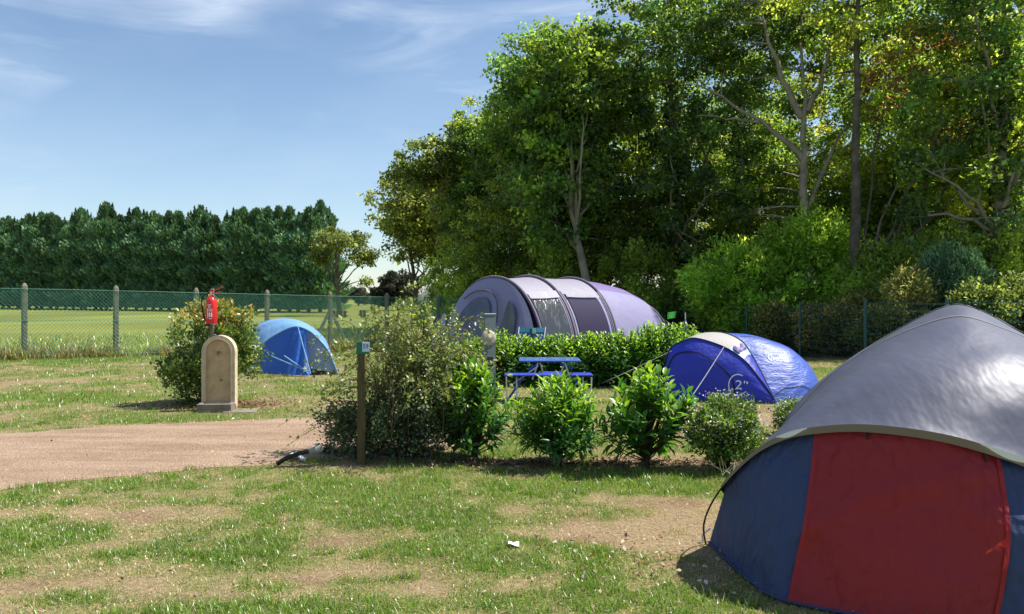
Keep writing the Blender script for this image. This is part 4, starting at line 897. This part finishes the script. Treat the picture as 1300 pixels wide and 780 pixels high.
# ------------------------------------------------------------------ tents
def cr_(pts, t):                          # Catmull-Rom through points, t in 0..1
    n = len(pts)-1; q = min(max(t, 0), 1)*n; i = min(int(q), n-1); f = q-i
    p0 = pts[max(i-1, 0)]; p1 = pts[i]; p2 = pts[i+1]; p3 = pts[min(i+2, n)]
    return .5*((2*p1)+(p2-p0)*f+(2*p0-5*p1+4*p2-p3)*f*f+(3*p1-p0-3*p2+p3)*f**3)
def normal_of(fn, u, v, e=.004):
    a_ = fn(min(u+e, 1), v)-fn(max(u-e, 0), v); c_ = fn(u, min(v+e, 1))-fn(u, max(v-e, 0)); n = a_.cross(c_); return n.normalized() if n.length > 1e-9 else V3((0, 0, 1))
def surf_strip(fn, path, wd, off, sgn=1, n=24):   # flat tape following a surface
    b = MB(); V = []
    P = [V3((*cr_([V3((*q, 0)) for q in path], i/n)[:2], 0)) for i in range(n+1)]
    W3 = [fn(min(max(q.x, 0), 1), min(max(q.y, 0), 1))+normal_of(fn, min(max(q.x, .01), .99), min(max(q.y, .01), .99))*off*sgn for q in P]
    for i, p_ in enumerate(W3):
        q = P[i]; nr = normal_of(fn, min(max(q.x, .01), .99), min(max(q.y, .01), .99))*sgn; d = (W3[min(i+1, n)]-W3[max(i-1, 0)]).normalized(); s = d.cross(nr).normalized()*wd/2
        V += [p_-s, p_+s]
    b.add(V, [(2*i, 2*i+1, 2*i+3, 2*i+2) for i in range(n)], True); return b
def rel(fn, o): return lambda u, v: fn(u, v)-o

# --- silver, navy and red dome tent in the foreground
O = V3((2.6, 5.2, 0)); dome = empty('dome_tent', O, 'large dome tent with silver fly and red and navy front, cut by the right edge', 'tent')
KF = [  # v, BL, BR, TP, exponent
 (0, (1.27, 5.33, .0), (3.25, 4.35, .0), (2.16, 4.03, .975), .62),
 (.22, (1.75, 5.75, .02), (4.0, 4.65, .02), (2.45, 4.55, 1.27), 1.05),
 (.5, (1.80, 6.15, .02), (4.15, 5.1, .02), (2.95, 5.48, 1.535), 1.75),
 (.78, (2.3, 6.8, .02), (4.5, 6.0, .02), (3.4, 6.35, 1.2), 1.3),
 (1.0, (2.8, 7.1, .02), (4.5, 6.5, .02), (3.7, 7.0, .1), 1.0)]
HP_ = [W(897, 694, 5.3), W(893, 665, 5.25), W(903, 636, 5.1), W(925, 605, 4.95), W(960, 571, 4.75), W(1000, 550, 4.6), W(1050, 541, 4.45), W(1110, 540, 4.3), W(1195, 551, 4.15), W(1270, 572, 4.08), W(1330, 598, 4.05), W(1400, 650, 4.1), W(1440, 720, 4.25), V3((3.25, 4.35, 0))]
def prof(k, u):
    if k == 0: return cr_(HP_, u)
    BL, BR, TP = V3(KF[k][1]), V3(KF[k][2]), V3(KF[k][3]); th = math.pi*u; mid = (BL+BR)/2; h = (BR-BL)/2
    c = abs(math.cos(th)); z_ = max(0, math.sin(th))**KF[k][4]
    if k == 2: c2_ = math.sqrt(c*c+.005)-.0707; z_ = max(0, 1-(.45*c2_+.20*c*c+.35*c**8)); z_ = z_*min(1, math.sin(th)*6)
    return mid-h*math.cos(th)+(TP-mid)*z_
def fly(u, v):
    vv = [k[0] for k in KF]; i = 0
    while i < len(vv)-2 and v > vv[i+1]: i += 1
    f = (v-vv[i])/(vv[i+1]-vv[i]); t = (i+f)/(len(vv)-1)
    p = cr_([prof(k, u) for k in range(len(KF))], t); th = math.pi*u
    wr = .004*math.sin(u*31+v*9)*math.sin(v*23+u*5)+.003*math.sin(u*60-v*40)*math.sin(v*18)
    return p+V3((0, -.4, .9))*wr*math.sin(th)*min(1, v*6)
def fly_old(u, v):
    a_ = [V3((*k[1],)) for k in KF]; vv = [k[0] for k in KF]
    i = 0
    while i < len(vv)-2 and v > vv[i+1]: i += 1
    f = (v-vv[i])/(vv[i+1]-vv[i]); t = (i+f)/(len(vv)-1)
    BL = cr_([V3(k[1]) for k in KF], t); BR = cr_([V3(k[2]) for k in KF], t); TP = cr_([V3(k[3]) for k in KF], t); ex = KF[i][4]*(1-f)+KF[i+1][4]*f
    th = math.pi*u; mid = (BL+BR)/2; h = (BR-BL)/2; p = mid-h*math.cos(th)+(TP-mid)*max(0, math.sin(th))**ex
    wr = .006*math.sin(u*31+v*9)*math.sin(v*23+u*5)+.005*math.sin(u*60-v*40)*math.sin(v*18)
    return p+V3((0, -.4, .9))*wr*math.sin(th)*min(1, v*6)
fr = rel(fly, O)
b = MB(); b.grid(lambda u, v: fr((.205*max(0, 1-v/.2))+(1-.205*max(0, 1-v/.2))*u, v), 90, 80); b.build('flysheet', M['fly'], dome)
# brim edge along the hoop
def brim(u, v):
    p = fly(u, 0); q = fly(u, .03); d = (p-q).normalized(); th = math.pi*u
    wd = .046*math.sin(th)**.5 if 0 < u < 1 else 0
    return p+d*.004-V3((.15, -.35, 1)).normalized()*wd*v-O+V3((0, .0, .004))
b = MB(); b.grid(lambda u, v: brim(.21+.79*u, v), 80, 2); b.build('brim', M['fly_trim'], dome)
b = MB(); b.tube([fly(i/60, 0)-O+V3((.006, .02, -.022)) for i in range(61)], .006, 6); b.build('hoop_pole', M['black'], dome)
for u0, u1 in ((.36, .425), (.665, .755)):
    b = MB(); b.grid(lambda u, v: brim(u0+(u1-u0)*u, .0+.85*v*math.sin(math.pi*min(max(u, .06), .94)))+V3((-.003, -.012, .004)), 10, 2); b.build('reflective_patch', M['fly_patch'], dome)
for path, wd in (([(.5, .5), (.62, .42), (.74, .32), (.86, .2), (.93, .1)], .05), ([(.5, .5), (.40, .45), (.31, .38), (.22, .28), (.13, .15)], .03), ([(.5, .5), (.6, .62), (.75, .8)], .03)):
    s = surf_strip(fr, path, wd, .006, -1 if normal_of(fly, .5, .3).z < 0 else 1); s.build('seam_tape', mat('seam_tape', (.30, .31, .36), .4, .5, metal=.3), dome)
s = surf_strip(fr, [(.36, .40), (.45, .385), (.55, .38), (.62, .385)], .014, .005, -1 if normal_of(fly, .5, .3).z < 0 else 1); s.build('seam', M['fly_trim'], dome)
# front wall under the hoop
GR = [V3(q) for q in ((1.27, 5.33, 0), (1.30, 4.86, 0), (1.36, 4.42, 0), (1.47, 4.27, 0), (1.70, 4.13, 0), (2.0, 4.02, 0), (2.3, 3.94, 0), (2.6, 3.88, 0), (2.85, 3.9, 0), (3.05, 4.05, 0), (3.25, 4.33, 0))]
def wall(u, v):
    up = fly(.225+.60*u, 0)+V3((.02, .06, -.03)); gd = cr_(GR, .0+u); p = up.lerp(gd, v)
    b_ = math.sin(math.pi*v)*.05*math.sin(math.pi*u)**.5 if 0 < u < 1 else 0
    q_ = max(0, math.sin(u*9+v*7+1.2*math.sin(v*3)))**6; fold = .010*math.sin(u*38+v*5)*v*(1-v)*2+.014*math.sin(u*16-v*8)*v*(1-v)*3+.034*q_*v*(1-v)*4
    p.z = max(p.z, .012)
    return p+V3((-.3, -1, 0))*(b_+fold)-O
DU0, DU1 = .295, .715
def shp(u): return u
def door_u(t, v):
    l = .363-.083*v; r_ = .775-.18*v
    return l+(r_-l)*t
b = MB(); b.grid(lambda u, v: wall(u*door_u(0, v), v), 30, 30); b.build('side_wall', M['navy'], dome)
b = MB(); b.grid(lambda u, v: wall(door_u(1, v)+(1-door_u(1, v))*u, v), 24, 30); b.build('side_wall', M['navy'], dome)
b = MB(); b.grid(lambda u, v: wall(door_u(-.01+1.02*u, v), v)+V3((-.003, -.008, 0)), 50, 40); b.build('door', M['redfab'], dome)
for t in (.0, 1.0):
    b = MB(); V = []
    for i in range(31): p_ = wall(door_u(t, i/30), i/30)+V3((-.004, -.014, 0)); V += [p_+V3((-.012, 0, 0)), p_+V3((.012, .0, 0))]
    b.add(V, [(2*i, 2*i+1, 2*i+3, 2*i+2) for i in range(30)], True); b.build('door_flap', M['redfab'], dome)
for u in (.50, .74):
    p_ = wall(u, .0)+V3((0, -.03, -.0)); b = MB(); b.tube([p_, p_+V3((.006, -.01, -.06))], .006, 5); b.build('toggle', M['black'], dome)
gp0 = V3((1.26, 5.35, 0))-O; b = MB(); b.tube([gp0+V3((-.02, 0, -.05)), gp0+V3((-.03, 0, .05)), gp0+V3((.02, -.02, .10))], .006, 5); b.build('peg', M['alu'], dome)
b = MB(); b.tube([cr_(GR, i/40)-O+V3((-.004, -.006, .012)) for i in range(41)], .008, 5); b.build('hem', M['navy'], dome)

# --- blue pop-up tent
O2 = V3((3.2, 12.9, tz(3.2, 12.9))); pop = empty('popup_tent', O2, 'royal blue pop up tent with grey roof panel, behind the flowering shrub', 'tent')
C1 = [W(850, 508, 12.75), W(843, 478, 12.75), W(850, 445, 12.75), W(866, 434, 12.72), W(884, 430, 12.70), W(919, 441, 12.60), W(945, 458, 12.45), W(965, 482, 12.30), W(978, 500, 12.25), W(985, 512.5, 12.22)]
C2 = [W(852, 503, 13.9), W(858, 460, 13.7), W(872, 438, 13.5), W(893, 424, 13.25), W(918, 423, 13.05), W(941, 433, 12.85), W(955, 452, 12.65), W(968, 476, 12.45), W(978, 497, 12.3), W(985.5, 512.5, 12.23)]
C3 = [V3((3.0, 14.4, 0)), V3((3.9, 14.5, 0)), V3((4.5, 14.2, 0)), V3((4.85, 13.7, 0)), V3((4.92, 13.3, 0)), V3((4.86, 12.95, 0)), V3((4.75, 12.7, 0)), V3((4.58, 12.5, 0)), V3((4.3, 12.35, 0)), V3((3.93, 12.24, 0))]
def c1(t): return cr_(C1, t)
def c2(t): return cr_(C2, t)
def face(u, v):                            # door face: between the hoop and the ground line
    p = c1(u); g0 = c1(0).lerp(c1(1), u); g0.z = .0; q = p.lerp(g0+V3((0, -.06*math.sin(math.pi*u), 0)), v)
    q.y -= .10*math.sin(math.pi*u)*math.sin(math.pi*v)+.006*math.sin(u*40+v*20)*v*(1-v)*3; q.z = max(q.z, .01); return q-O2
b = MB(); b.grid(face, 50, 26); b.build('front_panel', M['bluefab'], pop)
def roofp(u, v):
    p = c1(u).lerp(c2(u), v); p.z += .035*math.sin(math.pi*v)*math.sin(math.pi*u); return p-O2
b = MB(); b.grid(lambda u, v: roofp(.30+.28*u, v), 16, 8); b.build('roof_panel', M['greyfab'], pop)
b = MB(); b.grid(lambda u, v: roofp(.30*u, v), 12, 8); b.grid(lambda u, v: roofp(.66+.34*u, v), 12, 8); b.build('side_panel', M['bluefab'], pop)
b = MB(); b.grid(lambda u, v: roofp(.58+.08*u, v), 5, 8); b.build('vent_panel', M['cyanfab'], pop)
b = MB(); b.grid(lambda u, v: roofp(.585+.045*u, .15+.7*v)+V3((0, -.04*math.sin(u*3.1), .02*math.sin(v*9))), 8, 8); b.build('vent_flap', M['purple'], pop)
def body(u, v):
    p = c2(u); e = cr_(C3, u); m = p.lerp(e, .9); m.z = p.z*.97; m = m+(e-p)*.0
    q = p*(1-v)**2+m*2*v*(1-v)+e*v*v; q = V3(q[:]); q.z = max(.008, q.z+.006*math.sin(v*22+u*9)); return q-O2
b = MB(); b.grid(body, 50, 40); b.build('body', M['bluefab2'], pop)
for cc_, nm in ((c1, 'hoop'), (c2, 'hoop')):
    b = MB(); b.tube([cc_(i/50)-O2+V3((0, -.006, .004)) for i in range(51)], .011, 6); b.build(nm, M['seam'], pop)
sg2 = 1 if normal_of(face, .5, .5).y < 0 else -1
surf_strip(face, [(.10, .12), (.22, .14), (.34, .18), (.47, .30), (.56, .50), (.60, .72), (.58, .98)], .028, .006, sg2, 36).build('door_zip', M['seam'], pop)
sgb = 1 if normal_of(body, .55, .5).z > 0 else -1
surf_strip(body, [(.93, .02), (.86, .3), (.80, .6), (.74, .93)], .012, .006, sgb, 24).build('seam', M['seam'], pop)
surf_strip(body, [(.50, .05), (.50, .35), (.53, .7), (.57, .97)], .012, .006, sgb, 24).build('seam', M['seam'], pop)
# lettering: projected on the surfaces
def project(v, f, fn, place, sgn, name, mt, par):
    # place maps text x,y to u,v
    b = MB(); V = []
    for q in v:
        uu, vv = place(q.x, q.y); uu = min(max(uu, .01), .99); vv = min(max(vv, .01), .99); V.append(fn(uu, vv)+normal_of(fn, uu, vv)*.006*sgn)
    b.add(V, f); return b.build(name, mt, par)
def solve_uv(fn, O_, px, py):              # surface parameters of a photo pixel
    best = None
    for i in range(61):
        for j in range(61):
            p = fn(i/60, j/60)+O_
            if p.y < .1: continue
            a_ = 650+p.x/p.y*F; c_ = HZ-(p.z-CH)/p.y*F; d = (a_-px)**2+(c_-py)**2+(p.y-12)*.5
            if best is None or d < best[0]: best = (d, i/60, j/60)
    return best[1], best[2]
def affine(fn, O_, p0, pxw, pxh):          # local map from text units (1 = text height) to u,v
    u0, v0 = solve_uv(fn, O_, *p0); e = .01
    def pr(u, v):
        p = fn(u, v)+O_; return np.array((650+p.x/p.y*F, HZ-(p.z-CH)/p.y*F))
    J = np.stack([(pr(u0+e, v0)-pr(u0-e, v0))/(2*e), (pr(u0, v0+e)-pr(u0, v0-e))/(2*e)], 1); Ji = np.linalg.inv(J)
    def place(x, y):
        d = Ji @ np.array((x*pxw[0]-y*pxh[0], x*pxw[1]-y*pxh[1])); return u0+d[0], v0+d[1]
    return place
v, f = text_mesh('Quechua', 1); pl = affine(body, O2, (988, 457), (7.2, 1.0), (-.5, 9)); project(v, f, body, pl, sgb, 'lettering', M['print'], pop)
v, f = text_mesh('2"', 1); pl = affine(face, O2, (941, 489), (20, 1), (-2, 15)); project(v, f, face, pl, sg2, 'logo_numeral', M['print'], pop)
V = []; ff = []
def arc(cx_, cy_, r0, r1, a0, a1, n=24):
    b0 = len(V)
    for i in range(n+1):
        a_ = R(a0+(a1-a0)*i/n); V.extend([V3((cx_+r0*math.cos(a_), cy_+r0*math.sin(a_), 0)), V3((cx_+r1*math.cos(a_), cy_+r1*math.sin(a_), 0))])
    for i in range(n): ff.append((b0+2*i, b0+2*i+1, b0+2*i+3, b0+2*i+2))
arc(0, 0, 12.5, 13.8, 70, 320); arc(5, -15, 3.2, 4.2, 0, 360); arc(5, -15, 0.5, 1.6, 0, 360, 8)
pl = affine(face, O2, (938, 489), (1, 0), (0, 1)); project(V, ff, face, pl, sg2, 'logo_ring', M['print'], pop)
def rope(a_, c_, label, r=.004):
    o = V3((c_.x, c_.y, 0)); b = MB(); b.tube([a_-o, a_.lerp(c_, .5)-o+V3((0, 0, -.01)), c_-o], r, 5); o_ = b.build('guy_rope', M['rope'], label=label, cat='rope'); o_.location = o; return o_
rope(W(919, 441, 12.55), V3((*GX(872, 513), 0.0)), 'white guy rope running down the front of the blue pop up tent', .0075)
rope(W(852, 446, 12.7), V3((*GX(757, 490), 0.0)), 'long pale guy rope from the blue pop up tent to the picnic table lawn', .0055)

# --- lilac tunnel tent
A = V3((.68, .73, 0)).normalized(); Wv = V3((A.y, -A.x, 0)); C0 = V3((-.42, 18.3, 0)); O3 = C0.copy()
tun = empty('tunnel_tent', O3, 'long lilac and purple tunnel tent with dark air beams, behind the low hedge', 'tent')
KT = [(0, 1.98, 1.47), (1.14, 2.02, 1.47), (2.67, 2.0, 1.47), (3.5, 1.93, 1.46), (4.3, 1.82, 1.42), (4.9, 1.64, 1.36), (5.3, 1.40, 1.28), (5.5, 1.08, 1.2), (5.6, .6, 1.1), (5.63, .0, 1.0)]
def tun_p(s, th, ex=.62, k=1.0):
    ss = [q[0] for q in KT]; h = float(np.interp(s, ss, [q[1] for q in KT])); wd = float(np.interp(s, ss, [q[2] for q in KT]))
    sag = 0
    for a_, c_ in ((0, 1.14), (1.14, 2.67)):
        if a_ < s < c_: sag = .02*math.sin(math.pi*(s-a_)/(c_-a_))
    c = math.cos(th); c = math.copysign(abs(c)**.95, c); p = A*s-Wv*wd*c*k*-1+V3((0, 0, (h-sag)*k*max(0, math.sin(th))**.92)); return p
    # th=0 front base (towards camera, +Wv); th=pi rear base
def tunf(s0, s1, t0_, t1_): return lambda u, v: tun_p(s0+(s1-s0)*u, math.pi*(t0_+(t1_-t0_)*v))
b = MB()
for s0, s1 in ((0, 1.14), (1.14, 2.67)):
    b.grid(tunf(s0, s1, .30, .62), 14, 14)
b.build('roof', M['lilac_roof'], tun)
b = MB(); b.grid(tunf(2.67, 5.63, .0, .33), 34, 18); b.build('bedroom_wall', M['lilac'], tun)
b = MB(); b.grid(tunf(2.67, 5.63, .33, 1.0), 34, 18); b.grid(tunf(0, 2.67, .62, 1.0), 20, 10); b.build('back_wall', M['purple'], tun)
for s0, s1 in ((0, 1.14), (1.14, 2.67)):
    b = MB(); b.grid(tunf(s0, s1, 0, .305), 12, 12); b.build('side_wall', M['lilac'], tun)
def panel(s0, s1, t0_, t1_, name, mt, k=1.012): 
    b = MB(); b.grid(lambda u, v: tun_p(s0+(s1-s0)*u, math.pi*(t0_+(t1_-t0_)*v), k=k), 10, 10); b.build(name, mt, tun)
panel(.12, 1.02, .04, .262, 'clear_window', M['window']); panel(1.34, 2.45, .0, .262, 'doorway', M['inside_shade'])  # doorway is a dark sheet on the wall, interior shade in its colour
panel(.08, 1.06, .262, .30, 'rolled_blind', M['lilac_roof'], 1.03); panel(1.30, 2.50, .262, .295, 'rolled_blind', M['lilac_roof'], 1.035)
for s in (0, 1.14, 2.67):
    b = MB(); b.tube([tun_p(s+(.02 if s == 0 else 0), math.pi*i/40, k=1.012) for i in range(41)], .036, 8); b.build('air_beam', M['beam'], tun)
b = MB(); b.tube([tun_p(5.25, math.pi*i/40, k=1.01) for i in range(41)], .035, 6); b.build('air_beam', M['beam'], tun)
for s in (1.22, 2.60, 1.06):
    b = MB(); b.tube([tun_p(s, math.pi*.30*i/20, k=1.02) for i in range(21)], .016, 5); b.build('piping', M['lilac_roof'], tun)
def endp(x, z, o=0): return Wv*x-A*(.25*(1-z/2.0)+.02+o)+V3((0, 0, z))   # end panel: x along width (-1.47..1.47), leaning outwards at the foot
def endcap(u, v):
    th = math.pi*u; q = tun_p(0, th); x = q.dot(Wv); z = q.z; return endp(x*(1-v), z*(1-v)+.0, .06*math.sin(math.pi*v))
b = MB(); b.grid(endcap, 40, 10); b.build('end_wall', M['lilac'], tun)
def outline(pts, name, mt, off, n=40, fill=True):
    P = [cr_([V3((x, z, 0)) for x, z in pts], i/n) for i in range(n+1)]
    b = MB(); c = sum(P, V3((0, 0, 0)))/len(P); V = [endp(q.x, q.y, off+.02*(0)) for q in P]+[endp(c.x, c.y, off)]
    b.add(V, [(i, (i+1) % (n+1), n+1) for i in range(n+1)]); return b.build(name, mt, tun)
outline([(-.95, .35), (-.98, .8), (-.80, 1.2), (-.45, 1.5), (-.1, 1.55), (.10, 1.35), (.10, .9), (.02, .4), (-.4, .33), (-.8, .33)], 'mesh_window', M['window_mesh'], .10)
outline([(.38, .5), (.45, .9), (.62, 1.42), (.70, 1.45), (.86, 1.25), (.88, .9), (.80, .5), (.6, .46)], 'mesh_window', M['window'], .10)
b = MB(); b.tube([endp(*cr_([V3((x, z, 0)) for x, z in ((-.72, 1.52), (-.4, 1.68), (0, 1.70), (.28, 1.52), (.36, 1.15), (.25, .75), (.12, .4))], i/30)[:2], .12) for i in range(31)], .02, 5); b.build('door_zip', M['beam'], tun)
b = MB(); b.grid(lambda u, v: endp(-1.35-.55*u*(1-v)-.1*u, 1.15*v*(1-.0*u)+.02, .05), 6, 8); b.build('storm_flap', M['lilac'], tun)
b = MB(); b.box(tuple(endp(-1.4, .12, .1)), (.5, .3, .2), None, .02); b.build('skirt', M['purple'], tun)
rope(tun_p(5.2, math.pi*.25)+O3, V3((5.4, 20.6, -.05)), 'guy rope at the right end of the lilac tent')
q0 = W(848, 398, 20.3); b = MB(); b.grid(lambda u, v: V3((.19*u-.02*v, .02*math.sin(u*6), .03*u-.16*v+.02)), 6, 4); o = b.build('green_cloth', M['lime'], label='small bright green cloth hanging beside the right end of the lilac tent', cat='cloth'); o.location = q0
q0 = W(870, 420, 21); r = empty('folded_parasol', (q0.x, q0.y, tz(q0.x, q0.y)), 'folded dark blue parasol in front of the mesh fence', 'parasol')
b = MB(); b.lathe([(.09, q0.z-.05), (.07, q0.z+.1), (.03, q0.z+.28), (0, q0.z+.4)], seg=8); b.build('canopy', M['purple'], r); b = MB(); b.tube([(0, 0, 0), (0, 0, q0.z+.5)], .015, 6); b.build('pole', M['alu'], r)

# --- small azure tent by the fountain
O4 = V3((-4.3, 17.2, 0)); az_ = empty('small_tent', O4, 'small azure tent with a half open door, between the fountain and the fence', 'tent')
D1 = [W(318, 474, 17.0), W(324, 455, 17.0), W(334, 437, 16.95), W(352, 424, 16.9), W(374, 415, 16.85), W(392, 420, 16.8), W(406, 432, 16.75), W(418, 448, 16.72), W(429, 474, 16.7)]
D2 = [W(312, 470, 18.6), W(313, 440, 18.4), W(320, 418, 18.2), W(334, 409, 18.0), W(354, 405, 17.9), W(378, 407, 17.8), W(400, 418, 17.7), W(416, 436, 17.8), W(430, 470, 18.0)]
D2[-1] = W(424, 470, 17.6)
for L_ in (D1, D2): L_[0].z = 0; L_[-1].z = 0
D3 = [p+V3((-.5*i/8, 1.1, 0)) for i, p in enumerate(D2)]
for p in D3: p.z = 0
def f4(u, v):
    p = cr_(D1, u); g0 = cr_(D1, 0).lerp(cr_(D1, 1), u); g0.z = 0; g0.y -= .25*math.sin(math.pi*u); q = p.lerp(g0, v); q.y -= .03*math.sin(u*25+v*9)*v*(1-v)*2; q.z = max(q.z, .01); return q-O4
def r4(u, v):
    p = cr_(D1, u).lerp(cr_(D2, u), v); p.z += .05*math.sin(math.pi*v)*math.sin(math.pi*u)+.008*math.sin(v*14+u*11); return p-O4
b = MB(); b.grid(r4, 40, 16); b.build('flysheet', M['azure_pale'], az_)
b = MB(); b.grid(lambda u, v: cr_(D2, u).lerp(cr_(D3, u), v)-O4+V3((0, 0, .2*math.sin(math.pi*v)*math.sin(math.pi*u))), 30, 10); b.build('back_panel', M['azure'], az_)
b = MB(); b.grid(lambda u, v: f4(u*.60, v), 26, 20); b.build('front_panel', M['azure'], az_)
b = MB(); b.grid(lambda u, v: f4(.60+.40*u, v)+V3((0, .06, 0)), 14, 12); b.build('inner_tent', M['inner'], az_)
b = MB(); b.grid(lambda u, v: f4(.60+.40*u, .86+.14*v)+V3((0, .045, 0)), 14, 3); b.build('groundsheet', M['black'], az_)
def flap(u, v): # door cloth pulled sideways
    top = f4(.59, .02); bot = W(394, 477, 16.3)-O4; bot.z = .02; a_ = f4(.50, .1).lerp(f4(.44, .98), v); c_ = top.lerp(bot, v); q = a_.lerp(c_, u); q.y -= .06+.08*math.sin(u*3.14)*v+.04*math.sin(u*14+v*3)*v; return q
b = MB(); b.grid(flap, 24, 20); b.build('door_flap', M['azure'], az_)
for pa, pb_ in (((344, 452), (390, 473)), ((361, 452), (388, 472)), ((378, 415), (394, 476))):
    a_ = W(*pa, 16.45); c_ = W(*pb_, 16.25); b = MB(); b.tube([a_-O4, c_-O4+V3((0, 0, .02))], .014, 5); b.build('piping', M['azure_pale'], az_)
b = MB(); b.tube([cr_(D1, i/40)-O4 for i in range(41)], .016, 6); b.build('pole_sleeve', M['azure_pale'], az_)

# ------------------------------------------------------------------ far background bits
hx = PT(552, 135); r = empty('white_cottage', hx, 'small white gabled cottage far behind the trees', 'house', None, R(15))
b = MB(); b.prism([(-2.2, 0), (2.2, 0), (2.2, 2.0), (0, 3.6), (-2.2, 2.0)], 0, 7); b.build('wall', M['wall'], r)
b = MB()
for sg in (-1, 1): b.prism([(0, 3.62), (sg*2.45, 1.84), (sg*2.45, 1.96), (0, 3.76)][::sg], -.25, 7.25)
b.build('roof', M['roof'], r)
wf = MB(); wf.box((0, -.03, 1.3), (.9, .06, 1.0)); wo = wf.build('window', M['white'], r); wf = MB(); wf.box((0, -.07, 1.3), (.74, .02, .84)); wf.build('pane', M['glass'], wo)
for i, (px, wd) in enumerate(((432, 20), (462, 12))):
    q = PT(px, 70); r = empty('timber_hurdle', q, ['long dark timber hurdle in the field beyond the braced fence post', 'short dark timber hurdle right of the longer one in the field'][i], 'hurdle')
    wm_ = wd*70/F
    for k in range(int(wm_/.3)):
        b = MB(); b.box((-wm_/2+.15+k*.3, 0, .3), (.24, .08, .66+.06*math.sin(k*4)), None, .01); b.build('board', M['wood'], r)
    for z in (.18, .48): b = MB(); b.bar((-wm_/2, .07, z), (wm_/2, .07, z), .05, .07); b.build('rail', M['wood'], r)

# ------------------------------------------------------------------ fallen leaves, mulch, twig
def scatter(name, n, y0, y1, leaf, cols, label, cat, region=None, lift=.012):
    u = rng.random(n); Y = np.sqrt(y0*y0+u*(y1*y1-y0*y0)); X = (rng.random(n)*1.3-.65)*Y
    if region is not None: X = region[0]+rng.normal(0, 1, n)*region[2]; Y = region[1]+rng.normal(0, 1, n)*region[3]
    k = ~on_track(X, Y) | (rng.random(n) < .15); X, Y = X[k], Y[k]; m = len(X)
    c = np.array(cols)[rng.integers(0, len(cols), m)]*np.exp(rng.normal(0, .2, (m, 1)))
    P = np.stack([X, Y, terrain(X, Y)+lift+.012*rng.random(m)], -1); D = rdir(m)*np.array((1, 1, .35)); N = rdir(m)*.5+np.array((0, 0, 1))
    L = leaf*np.clip(np.exp(rng.normal(0, .4, m)), .5, 1.7); link(name, cloud_mesh(name, P, D, N, L, L*.6, np.clip(c, 0, .8), M['litter'], 'quad'), kind='stuff', label=label, cat=cat)
LC = [(.20, .10, .05), (.30, .18, .09), (.12, .06, .035), (.42, .32, .2), (.5, .42, .32)]
scatter('fallen_leaves', 520, 3.9, 7.8, .022, LC, 'scattered dry brown leaves on the front lawn', 'leaves', lift=.02)
scatter('fallen_leaves', 260, 4, 5, .026, LC, 'cluster of dry leaves between the lawn and the silver tent', 'leaves', region=(.75, 4.95, .6, .35), lift=.02)
scatter('fallen_leaves', 700, 7.8, 16, .032, LC, 'dry leaves scattered behind the front shrubs', 'leaves', lift=.02)
for px, n in ((709, 500), (820, 500), (600, 400), (900, 400), (640, 250), (760, 350)):
    x, y = GX(px, 590); scatter('leaf_mulch', n, 0, 1, .035, [(.16, .09, .05), (.25, .16, .09), (.09, .05, .03), (.36, .26, .17)], 'brown leaf mulch in the planting row under the front shrubs', 'mulch', region=(x, y+.08, .28, .12), lift=.008)
scatter('leaf_mulch', 1500, 0, 1, .035, [(.16, .07, .045), (.22, .10, .06), (.10, .05, .03)], 'reddish brown mulch under the bush beside the fountain', 'mulch', region=(fx-.02, fy+.5, .42, .3), lift=.008)
g = np.random.default_rng(90); x, y = GX(925, 608); b = MB()
for i in range(16):
    a_ = -2.6+g.random()*4.6; L_ = .12+.3*g.random(); s = V3((x+g.normal(0, .05), y+g.normal(0, .05), .03)); b.tube(bez(s, s+V3((math.cos(a_)*L_*.5, .05*g.normal(), .05+.1*g.random())), s+V3((math.cos(a_)*L_, .15*g.normal(), .02+.14*g.random())), 5), [.003]*5+[.001], 4)
b.build('dead_twigs', mat('bleached_twig', (.5, .44, .28), .8), label='spray of bleached dead twigs lying left of the silver tent', cat='twigs')
